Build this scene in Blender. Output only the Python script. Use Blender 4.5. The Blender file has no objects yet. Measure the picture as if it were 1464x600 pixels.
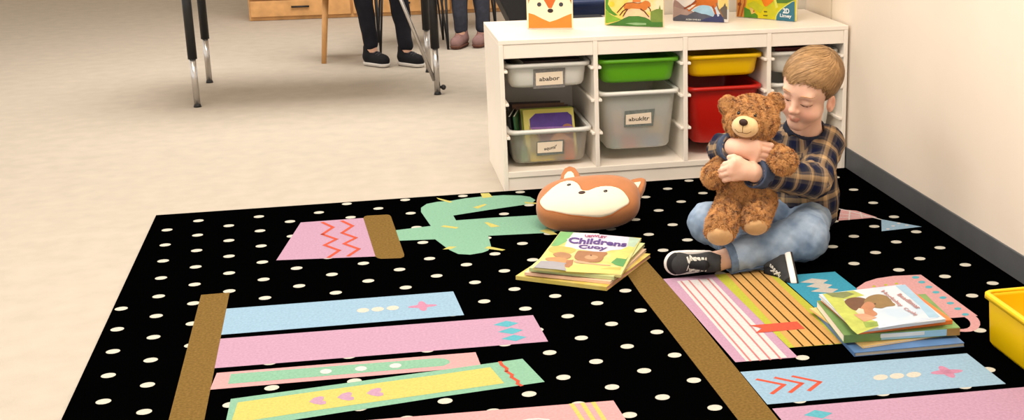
import bpy, bmesh, math, random
import numpy as np
from mathutils import Vector, Matrix
random.seed(7); rng = np.random.default_rng(11)
SC = bpy.context.scene
COL = SC.collection
# ------------------------------------------------------------------ camera
F_PX, PITCH, YAW, ROLL, CAM_H = 1917.505, 0.2762, 0.2356, -0.0084, 1.1422
CX, CY = 960.0, 300.0
_fw = np.array([math.sin(YAW)*math.cos(PITCH), math.cos(YAW)*math.cos(PITCH), -math.sin(PITCH)])
_rt = np.array([math.cos(YAW), -math.sin(YAW), 0.0]); _up = np.cross(_rt, _fw)
_r = _rt*math.cos(ROLL)+_up*math.sin(ROLL); _u = -_rt*math.sin(ROLL)+_up*math.cos(ROLL)
CAMO = np.array([0.0, 0.0, CAM_H])
cd = bpy.data.cameras.new('camera'); cam = bpy.data.objects.new('camera', cd); COL.objects.link(cam)
M = Matrix.Identity(4)
for i in range(3):
    M[i][0] = _r[i]; M[i][1] = _u[i]; M[i][2] = -_fw[i]; M[i][3] = CAMO[i]
cam.matrix_world = M
cd.sensor_fit = 'HORIZONTAL'; cd.sensor_width = 36.0; cd.lens = 36.0*F_PX/1464.0
cd.shift_x = (732.0-CX)/1464.0; cd.clip_start = 0.05; cd.clip_end = 100
SC.camera = cam
# ------------------------------------------------------------------ light and exposure
SC.view_settings.view_transform = 'Standard'; SC.view_settings.look = 'None'
SC.view_settings.gamma = 1.0; SC.view_settings.use_curve_mapping = False
SC.view_settings.exposure = 0.42
world = bpy.data.worlds.new('world'); SC.world = world; world.use_nodes = True
world.node_tree.nodes['Background'].inputs[0].default_value = (1.0, 0.955, 0.905, 1)
world.node_tree.nodes['Background'].inputs[1].default_value = 1.05
def area_light(name, loc, sx, sy, power, color, rot=(0, 0, 0)):
    l = bpy.data.lights.new(name, 'AREA'); l.shape = 'RECTANGLE'; l.size = sx; l.size_y = sy
    l.energy = power; l.color = color
    o = bpy.data.objects.new(name, l); o.location = loc; o.rotation_euler = rot; COL.objects.link(o)
    return o
area_light('ceiling_light', (0.55, 2.6, 2.55), 1.6, 1.6, 52, (1.0, 0.92, 0.84))
area_light('ceiling_light', (0.2, 6.6, 2.55), 2.4, 2.0, 85, (1.0, 0.95, 0.89))
area_light('ceiling_light', (-1.6, 3.2, 2.55), 1.4, 2.2, 40, (1.0, 0.95, 0.89))

# ------------------------------------------------------------------ helpers
def ray(px, py): return _fw*F_PX + _r*(px-CX) - _u*(py-CY)
def at_y(px, py, Y):
    d = ray(px, py); return CAMO + d*((Y-CAMO[1])/d[1])
def at_z(px, py, z=0.0):
    d = ray(px, py); return CAMO + d*((z-CAMO[2])/d[2])
def at_plane(px, py, o, n):
    d = ray(px, py); o = np.asarray(o, float); n = np.asarray(n, float)
    return CAMO + d*(((o-CAMO)@n)/(d@n))
def lin(c):
    r = []
    for v in c[:3]:
        v = v/255.0
        r.append(v/12.92 if v <= 0.04045 else ((v+0.055)/1.055)**2.4)
    return r
MATS = {}
def mat(name, rgb, rough=0.6, spec=0.3, var=0.0, scale=60.0, bump=0.0, bscale=200.0, metal=0.0, sheen=0.0, coat=0.0, k=1.0, sss=0.0):
    if name in MATS: return MATS[name]
    m = bpy.data.materials.new(name); m.use_nodes = True; MATS[name] = m
    nt = m.node_tree; b = nt.nodes['Principled BSDF']
    c = [v*k for v in lin(rgb)]
    b.inputs['Base Color'].default_value = (*c, 1); b.inputs['Roughness'].default_value = rough
    b.inputs['Specular IOR Level'].default_value = spec; b.inputs['Metallic'].default_value = metal
    if sheen: b.inputs['Sheen Weight'].default_value = sheen
    if coat: b.inputs['Coat Weight'].default_value = coat
    if sss:
        b.inputs['Subsurface Weight'].default_value = sss; b.inputs['Subsurface Radius'].default_value = (0.012, 0.005, 0.003); b.inputs['Subsurface Scale'].default_value = 0.5
    tc = nt.nodes.new('ShaderNodeTexCoord')
    if var:
        n = nt.nodes.new('ShaderNodeTexNoise'); n.inputs['Scale'].default_value = scale; n.inputs['Detail'].default_value = 4
        nt.links.new(tc.outputs['Object'], n.inputs['Vector'])
        rp = nt.nodes.new('ShaderNodeValToRGB')
        rp.color_ramp.elements[0].position = 0.3; rp.color_ramp.elements[1].position = 0.7
        rp.color_ramp.elements[0].color = (*[v*(1-var) for v in c], 1); rp.color_ramp.elements[1].color = (*[min(1, v*(1+var)) for v in c], 1)
        nt.links.new(n.outputs['Fac'], rp.inputs['Fac']); nt.links.new(rp.outputs['Color'], b.inputs['Base Color'])
    if bump:
        n2 = nt.nodes.new('ShaderNodeTexNoise'); n2.inputs['Scale'].default_value = bscale; n2.inputs['Detail'].default_value = 3
        nt.links.new(tc.outputs['Object'], n2.inputs['Vector'])
        bp = nt.nodes.new('ShaderNodeBump'); bp.inputs['Strength'].default_value = bump; bp.inputs['Distance'].default_value = 0.002
        nt.links.new(n2.outputs['Fac'], bp.inputs['Height']); nt.links.new(bp.outputs['Normal'], b.inputs['Normal'])
    return m
def link(name, me, parent=None, mats=None):
    o = bpy.data.objects.new(name, me); COL.objects.link(o)
    if mats is not None:
        for m in (mats if isinstance(mats, (list, tuple)) else [mats]): me.materials.append(m)
    if parent is not None: o.parent = parent
    return o
def tag(o, label=None, cat=None, group=None, kind=None):
    if label: o['label'] = label
    if cat: o['category'] = cat
    if group: o['group'] = group
    if kind: o['kind'] = kind
    return o
def thing(name, label, cat, group=None, loc=(0, 0, 0), rotz=0.0):
    o = bpy.data.objects.new(name, None); COL.objects.link(o); o.empty_display_size = 0.05
    o.location = loc; o.rotation_euler = (0, 0, rotz)
    return tag(o, label, cat, group)
class MB:
    """collects verts / faces / material slots, links them as one mesh object"""
    def __init__(s): s.v = []; s.f = []; s.m = []; s.smooth = []
    def add(s, verts, faces, mi=0, sm=False):
        b = len(s.v); s.v += [tuple(map(float, p)) for p in verts]
        for f in faces: s.f.append([b+i for i in f]); s.m.append(mi); s.smooth.append(sm)
    def box(s, lo, hi, mi=0, R=None, o=(0, 0, 0), bev=0.0):
        lo = np.array(lo, float); hi = np.array(hi, float)
        if bev > 0:
            bm = bmesh.new(); bmesh.ops.create_cube(bm, size=1)
            for v in bm.verts: v.co = Vector((lo+(np.array(v.co)+.5)*(hi-lo)))
            bmesh.ops.bevel(bm, geom=list(bm.edges), offset=bev, segments=2, affect='EDGES', profile=0.5)
            bm.verts.index_update()
            V = np.array([v.co[:] for v in bm.verts]); Fc = [[v.index for v in f.verts] for f in bm.faces]; bm.free()
        else:
            V = np.array([[x, y, z] for x in (lo[0], hi[0]) for y in (lo[1], hi[1]) for z in (lo[2], hi[2])])
            Fc = [[0, 1, 3, 2], [4, 6, 7, 5], [0, 4, 5, 1], [2, 3, 7, 6], [0, 2, 6, 4], [1, 5, 7, 3]]
        if R is not None: V = V @ np.array(R).T
        s.add(V+np.array(o), Fc, mi)
    def tube(s, pts, r, mi=0, n=10, caps=True, flat=1.0):
        pts = [np.array(p, float) for p in pts]; rs = r if isinstance(r, (list, tuple, np.ndarray)) else [r]*len(pts)
        t0 = pts[1]-pts[0]; t0 /= np.linalg.norm(t0)
        a = np.array([0, 0, 1.0]) if abs(t0[2]) < .9 else np.array([1.0, 0, 0])
        nrm = np.cross(t0, a); nrm /= np.linalg.norm(nrm)
        V = []; Fc = []
        for i, p in enumerate(pts):
            t = (pts[min(i+1, len(pts)-1)]-pts[max(i-1, 0)]); t /= max(np.linalg.norm(t), 1e-9)
            nrm = nrm-t*(nrm@t); nrm /= np.linalg.norm(nrm); bn = np.cross(t, nrm)
            for k in range(n):
                q = 2*math.pi*k/n; V.append(p+rs[i]*(math.cos(q)*nrm+flat*math.sin(q)*bn))
        for i in range(len(pts)-1):
            for k in range(n): Fc.append([i*n+k, i*n+(k+1) % n, (i+1)*n+(k+1) % n, (i+1)*n+k])
        if caps: Fc += [list(range(n))[::-1], [(len(pts)-1)*n+k for k in range(n)]]
        s.add(V, Fc, mi, True)
    def ball(s, c, r, mi=0, nu=16, nv=10, R=None):
        r = np.array([r]*3 if np.isscalar(r) else r, float); V = []; Fc = []
        for j in range(nv+1):
            th = math.pi*j/nv
            for i in range(nu):
                ph = 2*math.pi*i/nu; V.append(np.array([math.sin(th)*math.cos(ph), math.sin(th)*math.sin(ph), math.cos(th)])*r)
        V = np.array(V)
        if R is not None: V = V @ np.array(R).T
        for j in range(nv):
            for i in range(nu): Fc.append([j*nu+i, (j+1)*nu+i, (j+1)*nu+(i+1) % nu, j*nu+(i+1) % nu])
        s.add(V+np.array(c), Fc, mi, True)
    def build(s, name, mats, parent=None):
        me = bpy.data.meshes.new(name); me.from_pydata(s.v, [], s.f)
        mats = mats if isinstance(mats, (list, tuple)) else [mats]
        for m in mats: me.materials.append(m)
        me.polygons.foreach_set('material_index', s.m); me.polygons.foreach_set('use_smooth', s.smooth); me.update()
        return link(name, me, parent)
def text_geo(txt, bold=0.0, shear=0.0, spacing=1.0):
    """outline of a line of writing, normalised to u 0..1, v 0..1 (y kept relative)"""
    cu = bpy.data.curves.new('t', 'FONT'); cu.body = txt; cu.offset = bold; cu.shear = shear; cu.space_character = spacing; cu.resolution_u = 3
    o = bpy.data.objects.new('t', cu); COL.objects.link(o)
    dg = bpy.context.evaluated_depsgraph_get(); dg.update(); me = bpy.data.meshes.new_from_object(o.evaluated_get(dg))
    V = np.array([v.co[:2] for v in me.vertices]); Fc = [list(p.vertices) for p in me.polygons]
    bpy.data.objects.remove(o); bpy.data.curves.remove(cu); bpy.data.meshes.remove(me)
    lo = V.min(0); hi = V.max(0); return (V-lo)/(hi-lo), Fc

# ------------------------------------------------------------------ signed distance modelling (numpy) + surface nets
class Field:
    def __init__(s, lo, hi, h):
        s.lo = np.array(lo, float); s.h = h; s.n = np.ceil((np.array(hi)-s.lo)/h).astype(int)+1
        s.D = np.full(s.n, 0.06, np.float32)
    def region(s, lo, hi):
        a = np.maximum(np.floor((np.array(lo)-s.lo)/s.h).astype(int), 0); b = np.minimum(np.ceil((np.array(hi)-s.lo)/s.h).astype(int)+1, s.n)
        if np.any(b <= a): return None, None
        sl = tuple(slice(x, y) for x, y in zip(a, b))
        X = [(s.lo[i]+s.h*np.arange(a[i], b[i])).astype(np.float32) for i in range(3)]
        return sl, np.meshgrid(*X, indexing='ij', sparse=True)
    def op(s, prim, k=0.0, mode='u', pad=None):
        pad = (k+4*s.h+0.012) if pad is None else pad
        sl, X = s.region(np.array(prim.lo)-pad, np.array(prim.hi)+pad)
        if sl is None: return
        d = prim(*X).astype(np.float32); c = s.D[sl]
        if mode == 'u':
            if k > 0: h = np.maximum(k-np.abs(c-d), 0)/k; s.D[sl] = np.minimum(c, d)-h*h*k*0.25
            else: s.D[sl] = np.minimum(c, d)
        else:
            d = -d
            if k > 0: h = np.maximum(k-np.abs(c-d), 0)/k; s.D[sl] = np.maximum(c, d)+h*h*k*0.25
            else: s.D[sl] = np.maximum(c, d)
    def cut(s, fn):
        X = np.meshgrid(*[(s.lo[i]+s.h*np.arange(s.n[i])).astype(np.float32) for i in range(3)], indexing='ij', sparse=True)
        s.D = np.maximum(s.D, fn(*X).astype(np.float32))
    def mesh(s):
        D = s.D; n = D.shape; neg = D < 0
        cell = np.zeros((n[0]-1, n[1]-1, n[2]-1), np.uint8)
        for i in (0, 1):
            for j in (0, 1):
                for k in (0, 1): cell += neg[i:n[0]-1+i, j:n[1]-1+j, k:n[2]-1+k]
        idx = np.argwhere((cell > 0) & (cell < 8)); vid = np.full(cell.shape, -1, np.int64); vid[tuple(idx.T)] = np.arange(len(idx))
        acc = np.zeros((len(idx), 3)); cnt = np.zeros(len(idx))
        cs = [(0, 0, 0), (1, 0, 0), (0, 1, 0), (1, 1, 0), (0, 0, 1), (1, 0, 1), (0, 1, 1), (1, 1, 1)]
        val = {c: D[idx[:, 0]+c[0], idx[:, 1]+c[1], idx[:, 2]+c[2]].astype(float) for c in cs}
        for a in cs:
            for b in cs:
                if sum(abs(x-y) for x, y in zip(a, b)) == 1 and a < b:
                    va, vb = val[a], val[b]; m = (va < 0) != (vb < 0); t = np.where(m, va/np.where(m, va-vb, 1), 0)
                    p = np.array(a)[None]+t[:, None]*(np.array(b)-np.array(a))[None]; acc += p*m[:, None]; cnt += m
        V = s.lo+s.h*(idx+acc/cnt[:, None]); Q = []
        for ax in range(3):
            o = [x for x in range(3) if x != ax]
            sl0 = [slice(None)]*3; sl1 = [slice(None)]*3; sl0[ax] = slice(0, n[ax]-1); sl1[ax] = slice(1, n[ax])
            c = neg[tuple(sl0)] != neg[tuple(sl1)]; e = np.argwhere(c)
            e = e[(e[:, o[0]] > 0) & (e[:, o[1]] > 0) & (e[:, o[0]] < n[o[0]]-1) & (e[:, o[1]] < n[o[1]]-1)]
            if not len(e): continue
            def g(d0, d1):
                q = e.copy(); q[:, o[0]] += d0; q[:, o[1]] += d1; return vid[tuple(q.T)]
            q = np.stack([g(-1, -1), g(0, -1), g(0, 0), g(-1, 0)], 1)
            flip = neg[tuple(e.T)]
            if ax == 1: flip = ~flip
            q[~flip] = q[~flip][:, ::-1]; Q.append(q)
        return V, np.concatenate(Q)
class Cap:      # tapered capsule
    def __init__(s, a, b, ra, rb=None, sq=None):
        s.a = np.array(a, float); s.b = np.array(b, float); s.ra = ra; s.rb = ra if rb is None else rb
        m = max(s.ra, s.rb); s.lo = np.minimum(s.a, s.b)-m; s.hi = np.maximum(s.a, s.b)+m
    def t(s, x, y, z):
        d = s.b-s.a; l = max(d@d, 1e-12); return np.clip(((x-s.a[0])*d[0]+(y-s.a[1])*d[1]+(z-s.a[2])*d[2])/l, 0, 1)
    def __call__(s, x, y, z):
        t = s.t(x, y, z); d = s.b-s.a
        return np.sqrt((x-s.a[0]-t*d[0])**2+(y-s.a[1]-t*d[1])**2+(z-s.a[2]-t*d[2])**2)-(s.ra+(s.rb-s.ra)*t)
class Ell:      # ellipsoid with rotation (columns of R are its axes)
    def __init__(s, c, r, R=None):
        s.c = np.array(c, float); s.r = np.array([r]*3 if np.isscalar(r) else r, float); s.R = np.eye(3) if R is None else np.array(R, float)
        e = np.sqrt((s.R**2)@(s.r**2)); s.lo = s.c-e; s.hi = s.c+e
    def loc(s, x, y, z):
        x, y, z = x-s.c[0], y-s.c[1], z-s.c[2]
        return [x*s.R[0, i]+y*s.R[1, i]+z*s.R[2, i] for i in range(3)]
    def __call__(s, x, y, z):
        q = s.loc(x, y, z); k0 = np.sqrt(sum((q[i]/s.r[i])**2 for i in range(3))); k1 = np.sqrt(sum((q[i]/s.r[i]**2)**2 for i in range(3)))
        return np.where(k1 > 1e-6, k0*(k0-1)/np.maximum(k1, 1e-6), -min(s.r))
class RBox(Ell):  # rounded box
    def __init__(s, c, r, rad, R=None): super().__init__(c, r, R); s.rad = rad; e = np.abs(s.R)@s.r; s.lo = s.c-e; s.hi = s.c+e
    def __call__(s, x, y, z):
        q = s.loc(x, y, z); q = [np.abs(q[i])-(s.r[i]-s.rad) for i in range(3)]
        return np.sqrt(sum(np.maximum(v, 0)**2 for v in q))+np.minimum(np.maximum(np.maximum(q[0], q[1]), q[2]), 0)-s.rad
class Fn:
    def __init__(s, fn, lo, hi): s.fn = fn; s.lo = np.array(lo, float); s.hi = np.array(hi, float)
    def __call__(s, x, y, z): return s.fn(x, y, z)
def np_mesh(name, V, Q, mats, parent=None, smooth=True, color=None, uv=None, mi=None):
    V = np.asarray(V, np.float32); me = bpy.data.meshes.new(name)
    me.vertices.add(len(V)); me.vertices.foreach_set('co', V.ravel())
    if isinstance(Q, np.ndarray):
        k = Q.shape[1]; lv = Q.ravel(); starts = np.arange(len(Q))*k; nf = len(Q)
    else:
        lv = np.concatenate([np.asarray(q).ravel() for q in Q]); ks = np.concatenate([[q.shape[1]]*len(q) for q in Q]); starts = np.concatenate([[0], np.cumsum(ks)[:-1]]); nf = len(ks)
    me.loops.add(len(lv)); me.loops.foreach_set('vertex_index', lv.astype(np.int32))
    me.polygons.add(nf); me.polygons.foreach_set('loop_start', starts.astype(np.int32))
    me.update(calc_edges=True)
    me.polygons.foreach_set('use_smooth', np.full(nf, smooth))
    if mi is not None: me.polygons.foreach_set('material_index', np.asarray(mi, np.int32))
    if color is not None:
        a = me.color_attributes.new('tint', 'FLOAT_COLOR', 'POINT'); c = np.ones((len(V), 4), np.float32); c[:, :3] = color; a.data.foreach_set('color', c.ravel())
    if uv is not None:
        a = me.attributes.new('cloth', 'FLOAT2', 'POINT'); a.data.foreach_set('vector', np.asarray(uv, np.float32).ravel())
    me.validate(); return link(name, me, parent, mats)
def rot_xyz(f, u):   # rows->columns: x=f forward, z=u up
    f = np.array(f, float); f /= np.linalg.norm(f); u = np.array(u, float); u -= f*(u@f); u /= np.linalg.norm(u)
    return np.stack([f, np.cross(u, f), u], 1)
def vnormals(V, Q):
    N = np.zeros_like(V); a, b, c, d = (V[Q[:, i]] for i in range(4)); fn = np.cross(c-a, d-b)
    for i in range(4): np.add.at(N, Q[:, i], fn)
    return N/np.maximum(np.linalg.norm(N, axis=1, keepdims=True), 1e-12)
# ------------------------------------------------------------------ setting
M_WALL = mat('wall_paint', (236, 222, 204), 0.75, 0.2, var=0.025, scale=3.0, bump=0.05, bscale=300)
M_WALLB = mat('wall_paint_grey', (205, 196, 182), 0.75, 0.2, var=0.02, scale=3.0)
M_FLOOR = mat('floor_carpet', (180, 170, 156), 0.95, 0.1, var=0.05, scale=14.0, bump=0.4, bscale=500)
M_BASE = mat('baseboard_rubber', (84, 86, 88), 0.55, 0.35, var=0.08, scale=12)
M_CEIL = mat('ceiling_paint', (235, 230, 222), 0.9, 0.1)
WX = 1.656
def slab(name, lo, hi, m):
    b = MB(); b.box(lo, hi); return tag(b.build(name, m), kind='structure')
slab('floor', (-5, -1.5, -0.05), (5.2, 11.2, 0), M_FLOOR)
slab('wall_right', (WX, -1.5, 0), (WX+0.1, 4.9, 2.7), M_WALL)
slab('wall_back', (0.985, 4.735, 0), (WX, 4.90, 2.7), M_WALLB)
slab('wall_far', (-5, 11.2, 0), (5.2, 11.3, 2.7), M_WALL)
slab('ceiling', (-5, -1.5, 2.7), (5.2, 11.3, 2.75), M_CEIL)
b = MB(); b.box((WX-0.006, -1.5, 0), (WX, 4.735, 0.076), bev=0.002); tag(b.build('baseboard_right', M_BASE), kind='structure')
b = MB(); b.box((WX-0.003, 4.455, 0.08), (WX, 4.462, 2.7)); tag(b.build('trim_1', mat('seam_paint', (200, 188, 168), 0.7)), kind='structure')

# ------------------------------------------------------------------ rug
RZ = 0.006
RUGC = dict(black=(3, 3, 3), cream=(238, 234, 218), mint=(158, 210, 180), spine=(232, 222, 128), pink=(219, 176, 202), brown=(146, 116, 64), coral=(236, 108, 84),
            sky=(174, 210, 236), teal=(112, 200, 216), salmon=(243, 186, 186), yellow=(229, 222, 128), white=(244, 240, 238), tan=(238, 186, 112), dark=(92, 68, 34), lime=(212, 214, 84),
            deep=(78, 176, 206), rose=(226, 160, 190), stripe=(228, 150, 150), greyc=(222, 214, 204))
RN = list(RUGC); RM = []
for n_ in RN:
    blk = n_ == 'black'
    RM.append(mat('rug_'+n_, RUGC[n_], 1.0, 0.0, var=0.0 if blk else (0.22 if n_ == 'brown' else 0.09), scale=160, bump=0.0 if blk else 0.25, bscale=420, k=0.57))
rug = MB(); rug.box((-0.62, 1.55, 0), (1.648, 4.262, RZ), 0)
_lay = [0]
def rp(poly, col, layer=1, world=False):
    pts = [np.array([p[0], p[1]]) if world else at_z(p[0], p[1], RZ)[:2] for p in poly]
    pts = [(min(max(p[0], -0.615), 1.645), min(max(p[1], 1.56), 4.258)) for p in pts]
    _lay[0] += 1
    a = sum(pts[i][0]*pts[(i+1) % len(pts)][1]-pts[(i+1) % len(pts)][0]*pts[i][1] for i in range(len(pts)))
    if a < 0: pts = pts[::-1]
    z = RZ+0.0002*layer+_lay[0]*1e-7
    rug.add([(p[0], p[1], z) for p in pts], [list(range(len(pts)))], RN.index(col))
def ell(cx, cy, rx, ry, n=18, slope=0.0): return [(cx+rx*math.cos(2*math.pi*i/n), cy+ry*math.sin(2*math.pi*i/n)+slope*rx*math.cos(2*math.pi*i/n)) for i in range(n)]
def stroke(pts, w, col, layer):
    P = [at_z(p[0], p[1], RZ)[:2] for p in pts]
    for i in range(len(P)-1):
        d = P[i+1]-P[i]; d /= np.linalg.norm(d); n = np.array([-d[1], d[0]])*w/2; e = d*w*0.35
        rp([P[i]-n-e, P[i+1]-n+e, P[i+1]+n+e, P[i]+n-e], col, layer, True)
H_ = np.array([[8.88179861e-02, -4.68911867e-03, 5.55597168e-01], [-1.05950710e-02, 6.88219638e-02, 3.11751521e+00], [-2.39032037e-03, -2.61626736e-03, 1.0]])
for i in range(-16, 18):
    for j in range(-20, 20):
        if (i+j) % 2: continue
        v = H_ @ np.array([i, j, 1.0]); x, y = v[:2]/v[2]
        if -0.6 < x < 1.625 and 1.6 < y < 4.24: rp([(x+0.0155*math.cos(q), y+0.0145*math.sin(q)) for q in np.linspace(0, 2*math.pi, 16, endpoint=False)], 'cream', 1, True)
def c5(l, ox, oy, s): return [(ox+x*s, oy+y*s) for x, y in l]
# cactus in its pot
rp([(566, 329), (616, 323), (602, 303), (602, 297), (610, 291.5), (625, 288.5), (646, 286.8), (665, 283.5), (690, 280.8), (720, 279), (745, 279.4), (758, 281.5), (765.6, 286), (760, 290.8), (750, 292.6), (700, 299.8), (648, 308), (652, 315), (700, 311.5), (768, 307.5), (800, 309), (818, 318), (800, 330), (780, 333), (698, 337), (702, 352), (698, 358), (690, 361), (672, 364), (655, 363), (643, 357.5), (634, 351), (622, 342), (571, 344)], 'mint', 2)
for q in ([(624, 282.6), (647, 288.4), (643, 290), (627, 285)], [(687, 276.6), (699, 276), (704.4, 281.6), (690, 283.2)], [(676, 296.4), (693, 291.6), (696.4, 292.4), (683, 298.4)], [(749.6, 288.6), (768, 290), (768, 291.6), (751, 291)], [(630, 324), (635, 322), (656, 325), (652, 327)], [(692.4, 318), (697, 317.6), (715, 323.6), (702, 325)], [(771, 330), (784, 327), (797, 335), (788, 335.6)], [(692.4, 355), (698, 352), (722.4, 357), (718, 358.4)], [(633, 356.6), (642, 352.4), (653, 352.6), (645, 356)]):
    rp(q, 'spine', 3)
rp([(430, 318), (521, 311.5), (538, 366.5), (395, 372)], 'pink', 2)
rp([(519.5, 312), (521, 309.5), (525, 308.3), (553, 306.8), (557, 307.5), (559, 309.5), (578, 364), (577.5, 367), (573, 369), (545, 370), (540, 369), (537, 367)], 'brown', 3)
stroke([(489, 316), (504, 323), (489, 333), (509, 340), (492, 348.5), (513, 356), (498, 366)], 0.011, 'coral', 4)
stroke([(461, 318), (476, 325), (461, 335), (481, 342), (464, 350.5), (485, 358), (470, 368)], 0.011, 'coral', 4)
# lying books, left half
def star(cx, cy, pts, col, layer):
    for (dx, dy, w) in pts:
        P = [at_z(cx+dx*t, cy+dy*t, RZ)[:2] for t in (-1, 1)]; c = (P[0]+P[1])/2; d = (P[1]-P[0])/2; n = np.array([-d[1], d[0]]); n = n/np.linalg.norm(n)*w
        rp([c+d*math.cos(q)+n*math.sin(q) for q in np.linspace(0, 2*math.pi, 16, endpoint=False)], col, layer, True)
rp([(300, 443), (648, 416.5), (663.5, 450.3), (285, 481)], 'sky', 2)
for c in ((519, 443.6), (540, 442), (561.6, 440.2)): rp(ell(*c, 9, 3.2, slope=-.06), 'cream', 3)
star(604, 437.6, [(21, -1.5, 0.011), (2.2, 7, 0.011)], 'rose', 3)
rp([(300, 485.3), (762, 450.4), (783.6, 488), (290, 527.6)], 'pink', 2)
for y0 in (0, 1, 2):
    cx, cy = [(723, 463), (729.6, 473), (734.4, 483)][y0]; rp([(cx-18, cy+1.5), (cx+0.5, cy-4.5), (cx+18.5, cy-1.2), (cx+3, cy+4.6)], 'teal', 3)
rp([(310, 533), (680, 503.4), (688, 523.6), (620, 529.6), (300, 557)], 'salmon', 2)
rp([(330, 534.6), (459, 524.6), (624, 512), (636, 512.6), (643, 515.5), (643, 519), (634, 523), (610, 525), (459, 538), (326, 549)], 'mint', 3)
for c in ((466, 531), (516, 527), (565.4, 522.8)): rp(ell(*c, 8.5, 3.3, slope=-.06), 'white', 4)
rp([(330, 570.5), (747, 513), (778.6, 546), (640, 566), (320, 616)], 'mint', 4)
rp([(340, 575.5), (457, 559), (640, 534), (701, 525), (721, 548), (640, 559.6), (456.4, 586), (330, 605.5)], 'yellow', 5)
for cx, cy in ((495, 567), (537, 561), (455, 573)):
    rp([(cx-13, cy+1.5), (cx-6, cy-4), (cx+3, cy-6.2), (cx+8, cy-5.5), (cx+8, cy-2), (cx+6, cy), (cx+11, cy+1), (cx+11, cy+4.5), (cx+4, cy+6), (cx-6, cy+4.5)], 'pink', 6)
stroke([(715, 517.5), (717.5, 522), (724.5, 527), (724, 531), (732, 536), (731.5, 539.5), (740.5, 545), (740, 549), (745.5, 551.5)], 0.008, 'coral', 6)
rp([(440, 607.5), (640, 591.3), (877, 572.4), (930, 655), (430, 690)], 'salmon', 2)
for x0 in (813.5, 829, 844.5): rp([(x0, 577.2-(x0-813)*.07), (x0+6.5, 576.6-(x0-813)*.07), (x0+30, 611), (x0+23.5, 612)], 'spine', 3)
rp([(744, 601), (756, 598.6), (770, 597.6), (786, 599.2), (786, 601), (770, 599.5), (756, 600.6), (750, 602)], 'white', 3)
# brown uprights of the drawn bookcase
rp([(885, 375), (921.5, 369.5), (966.5, 420), (1113, 600), (1160, 656), (1098, 658), (1055, 600), (915.5, 420)], 'brown', 2)
rp([(-0.40, 1.7), (-0.33, 1.7), (-0.345, 3.44), (-0.415, 3.44)], 'brown', 2, True)
# right half
rp([(948, 398.7), (1021.7, 392), (1141, 510.6), (1051.5, 517.7)], 'pink', 2)
rp([(967.5, 402), (1017, 398), (1125.5, 511), (1067, 516.5)], 'white', 3)
for a, b2 in zip(c5([(145, 95), (192, 89), (252, 85), (308, 80)], 940, 380, .2333), c5([(570, 583), (630, 580), (692, 575), (755, 570)], 940, 380, .2333)): stroke([a, b2], 0.005, 'stripe', 4)
rp([(1021.7, 392.8), (1101, 385.5), (1130, 411), (1167, 443), (1198, 471), (1219, 490), (1128, 497.2)], 'lime', 3)
rp([(1037, 390.5), (1093, 386), (1130, 421), (1203, 490.6), (1136, 496.6)], 'tan', 4)
for q in ([(1044, 390.5), (1148, 495)], [(1057, 389.5), (1163, 494)], [(1071, 388.5), (1178, 492.6)], [(1085, 387.5), (1192, 491.7)]): stroke(q, 0.0045, 'dark', 5)
rp([(1070.6, 465.6), (1139.5, 459.8), (1151, 470.3), (1080, 476.4), (1089.3, 469.4)], 'coral', 6)
rp([(1114, 394.5), (1193.7, 388.3), (1288, 462), (1201, 472)], 'deep', 2)
rp(c5([(230, 135), (405, 153), (352, 187), (452, 205), (398, 237), (515, 250), (440, 292), (220, 275), (320, 240), (170, 222), (265, 188), (105, 178)], 1130, 380, .1333), 'greyc', 3)
rp(c5([(105, 222), (160, 185), (230, 163), (330, 148), (500, 140), (848, 393), (630, 410), (400, 425), (250, 400), (150, 320)], 1200, 360, .2333), 'salmon', 3)
rp([(1394, 451.5), (1398.5, 455.5), (1401, 460), (1401.3, 464.5), (1399, 468.8), (1394.5, 472), (1388, 473.9), (1380, 474.4), (1366, 473.8), (1340, 472.5), (1342, 469.2), (1366, 470.4), (1377, 470.4), (1383, 469.2), (1386.6, 466.6), (1387.6, 463.4), (1386.6, 459.6), (1383.6, 456.2), (1378.5, 453)], 'salmon', 3)
for q in c5([(467, 157), (505, 186), (548, 216), (592, 248), (635, 281), (680, 315), (726, 349), (772, 384)], 1200, 360, .2333): rp(ell(*q, 5.2, 1.9), 'teal', 4)
for q in c5([(212, 212), (285, 203), (350, 195)], 1200, 360, .2333): rp(ell(*q, 2.4, 1.3), 'lime', 4)
rp([(1058.4, 531.6), (1382.4, 505), (1438, 548.6), (1097, 578)], 'sky', 2)
for q in ([(215, 312), (405, 350), (320, 412)], [(345, 300), (532, 340), (450, 403)], [(470, 290), (662, 330), (585, 390)]): stroke(c5(q, 1040, 480, .2), 0.0095, 'coral', 3)
for c in ((1259, 539.4), (1282.4, 537.4), (1306.4, 535.6)): rp(ell(*c, 10.5, 4, slope=-.05), 'cream', 3)
star(1353.6, 531.6, [(23, -2, 0.012), (9.5, 8.5, 0.012)], 'rose', 3)
rp([(1104, 584), (1490, 551), (1600, 640), (1150, 640)], 'pink', 2)
rp([(1149, 593.6), (1165, 586), (1190.4, 590.4), (1176, 598)], 'teal', 3)
rp([(1163, 606), (1179, 598.5), (1205, 603), (1190, 611)], 'teal', 3)
rp(c5([(95, 255), (190, 262), (318, 303), (80, 323)], 1180, 240, .2333), 'salmon', 2)
for q in ([(150, 262), (145, 318)], [(215, 272), (225, 306)], [(90, 282), (250, 296)], [(86, 303), (300, 300)]): stroke(c5(q, 1180, 240, .2333), 0.004, 'white', 3)
stroke(c5([(40, 240), (70, 248), (120, 258), (345, 317)], 1180, 240, .2333), 0.006, 'white', 2)
rp(c5([(343, 315), (590, 360), (345, 388)], 1180, 240, .2333), 'sky', 2)
for q in c5([(383, 374), (415, 356), (450, 340), (500, 352)], 1180, 240, .2333): rp(ell(*q, 2.6, 0.9), 'white', 3)
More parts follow.
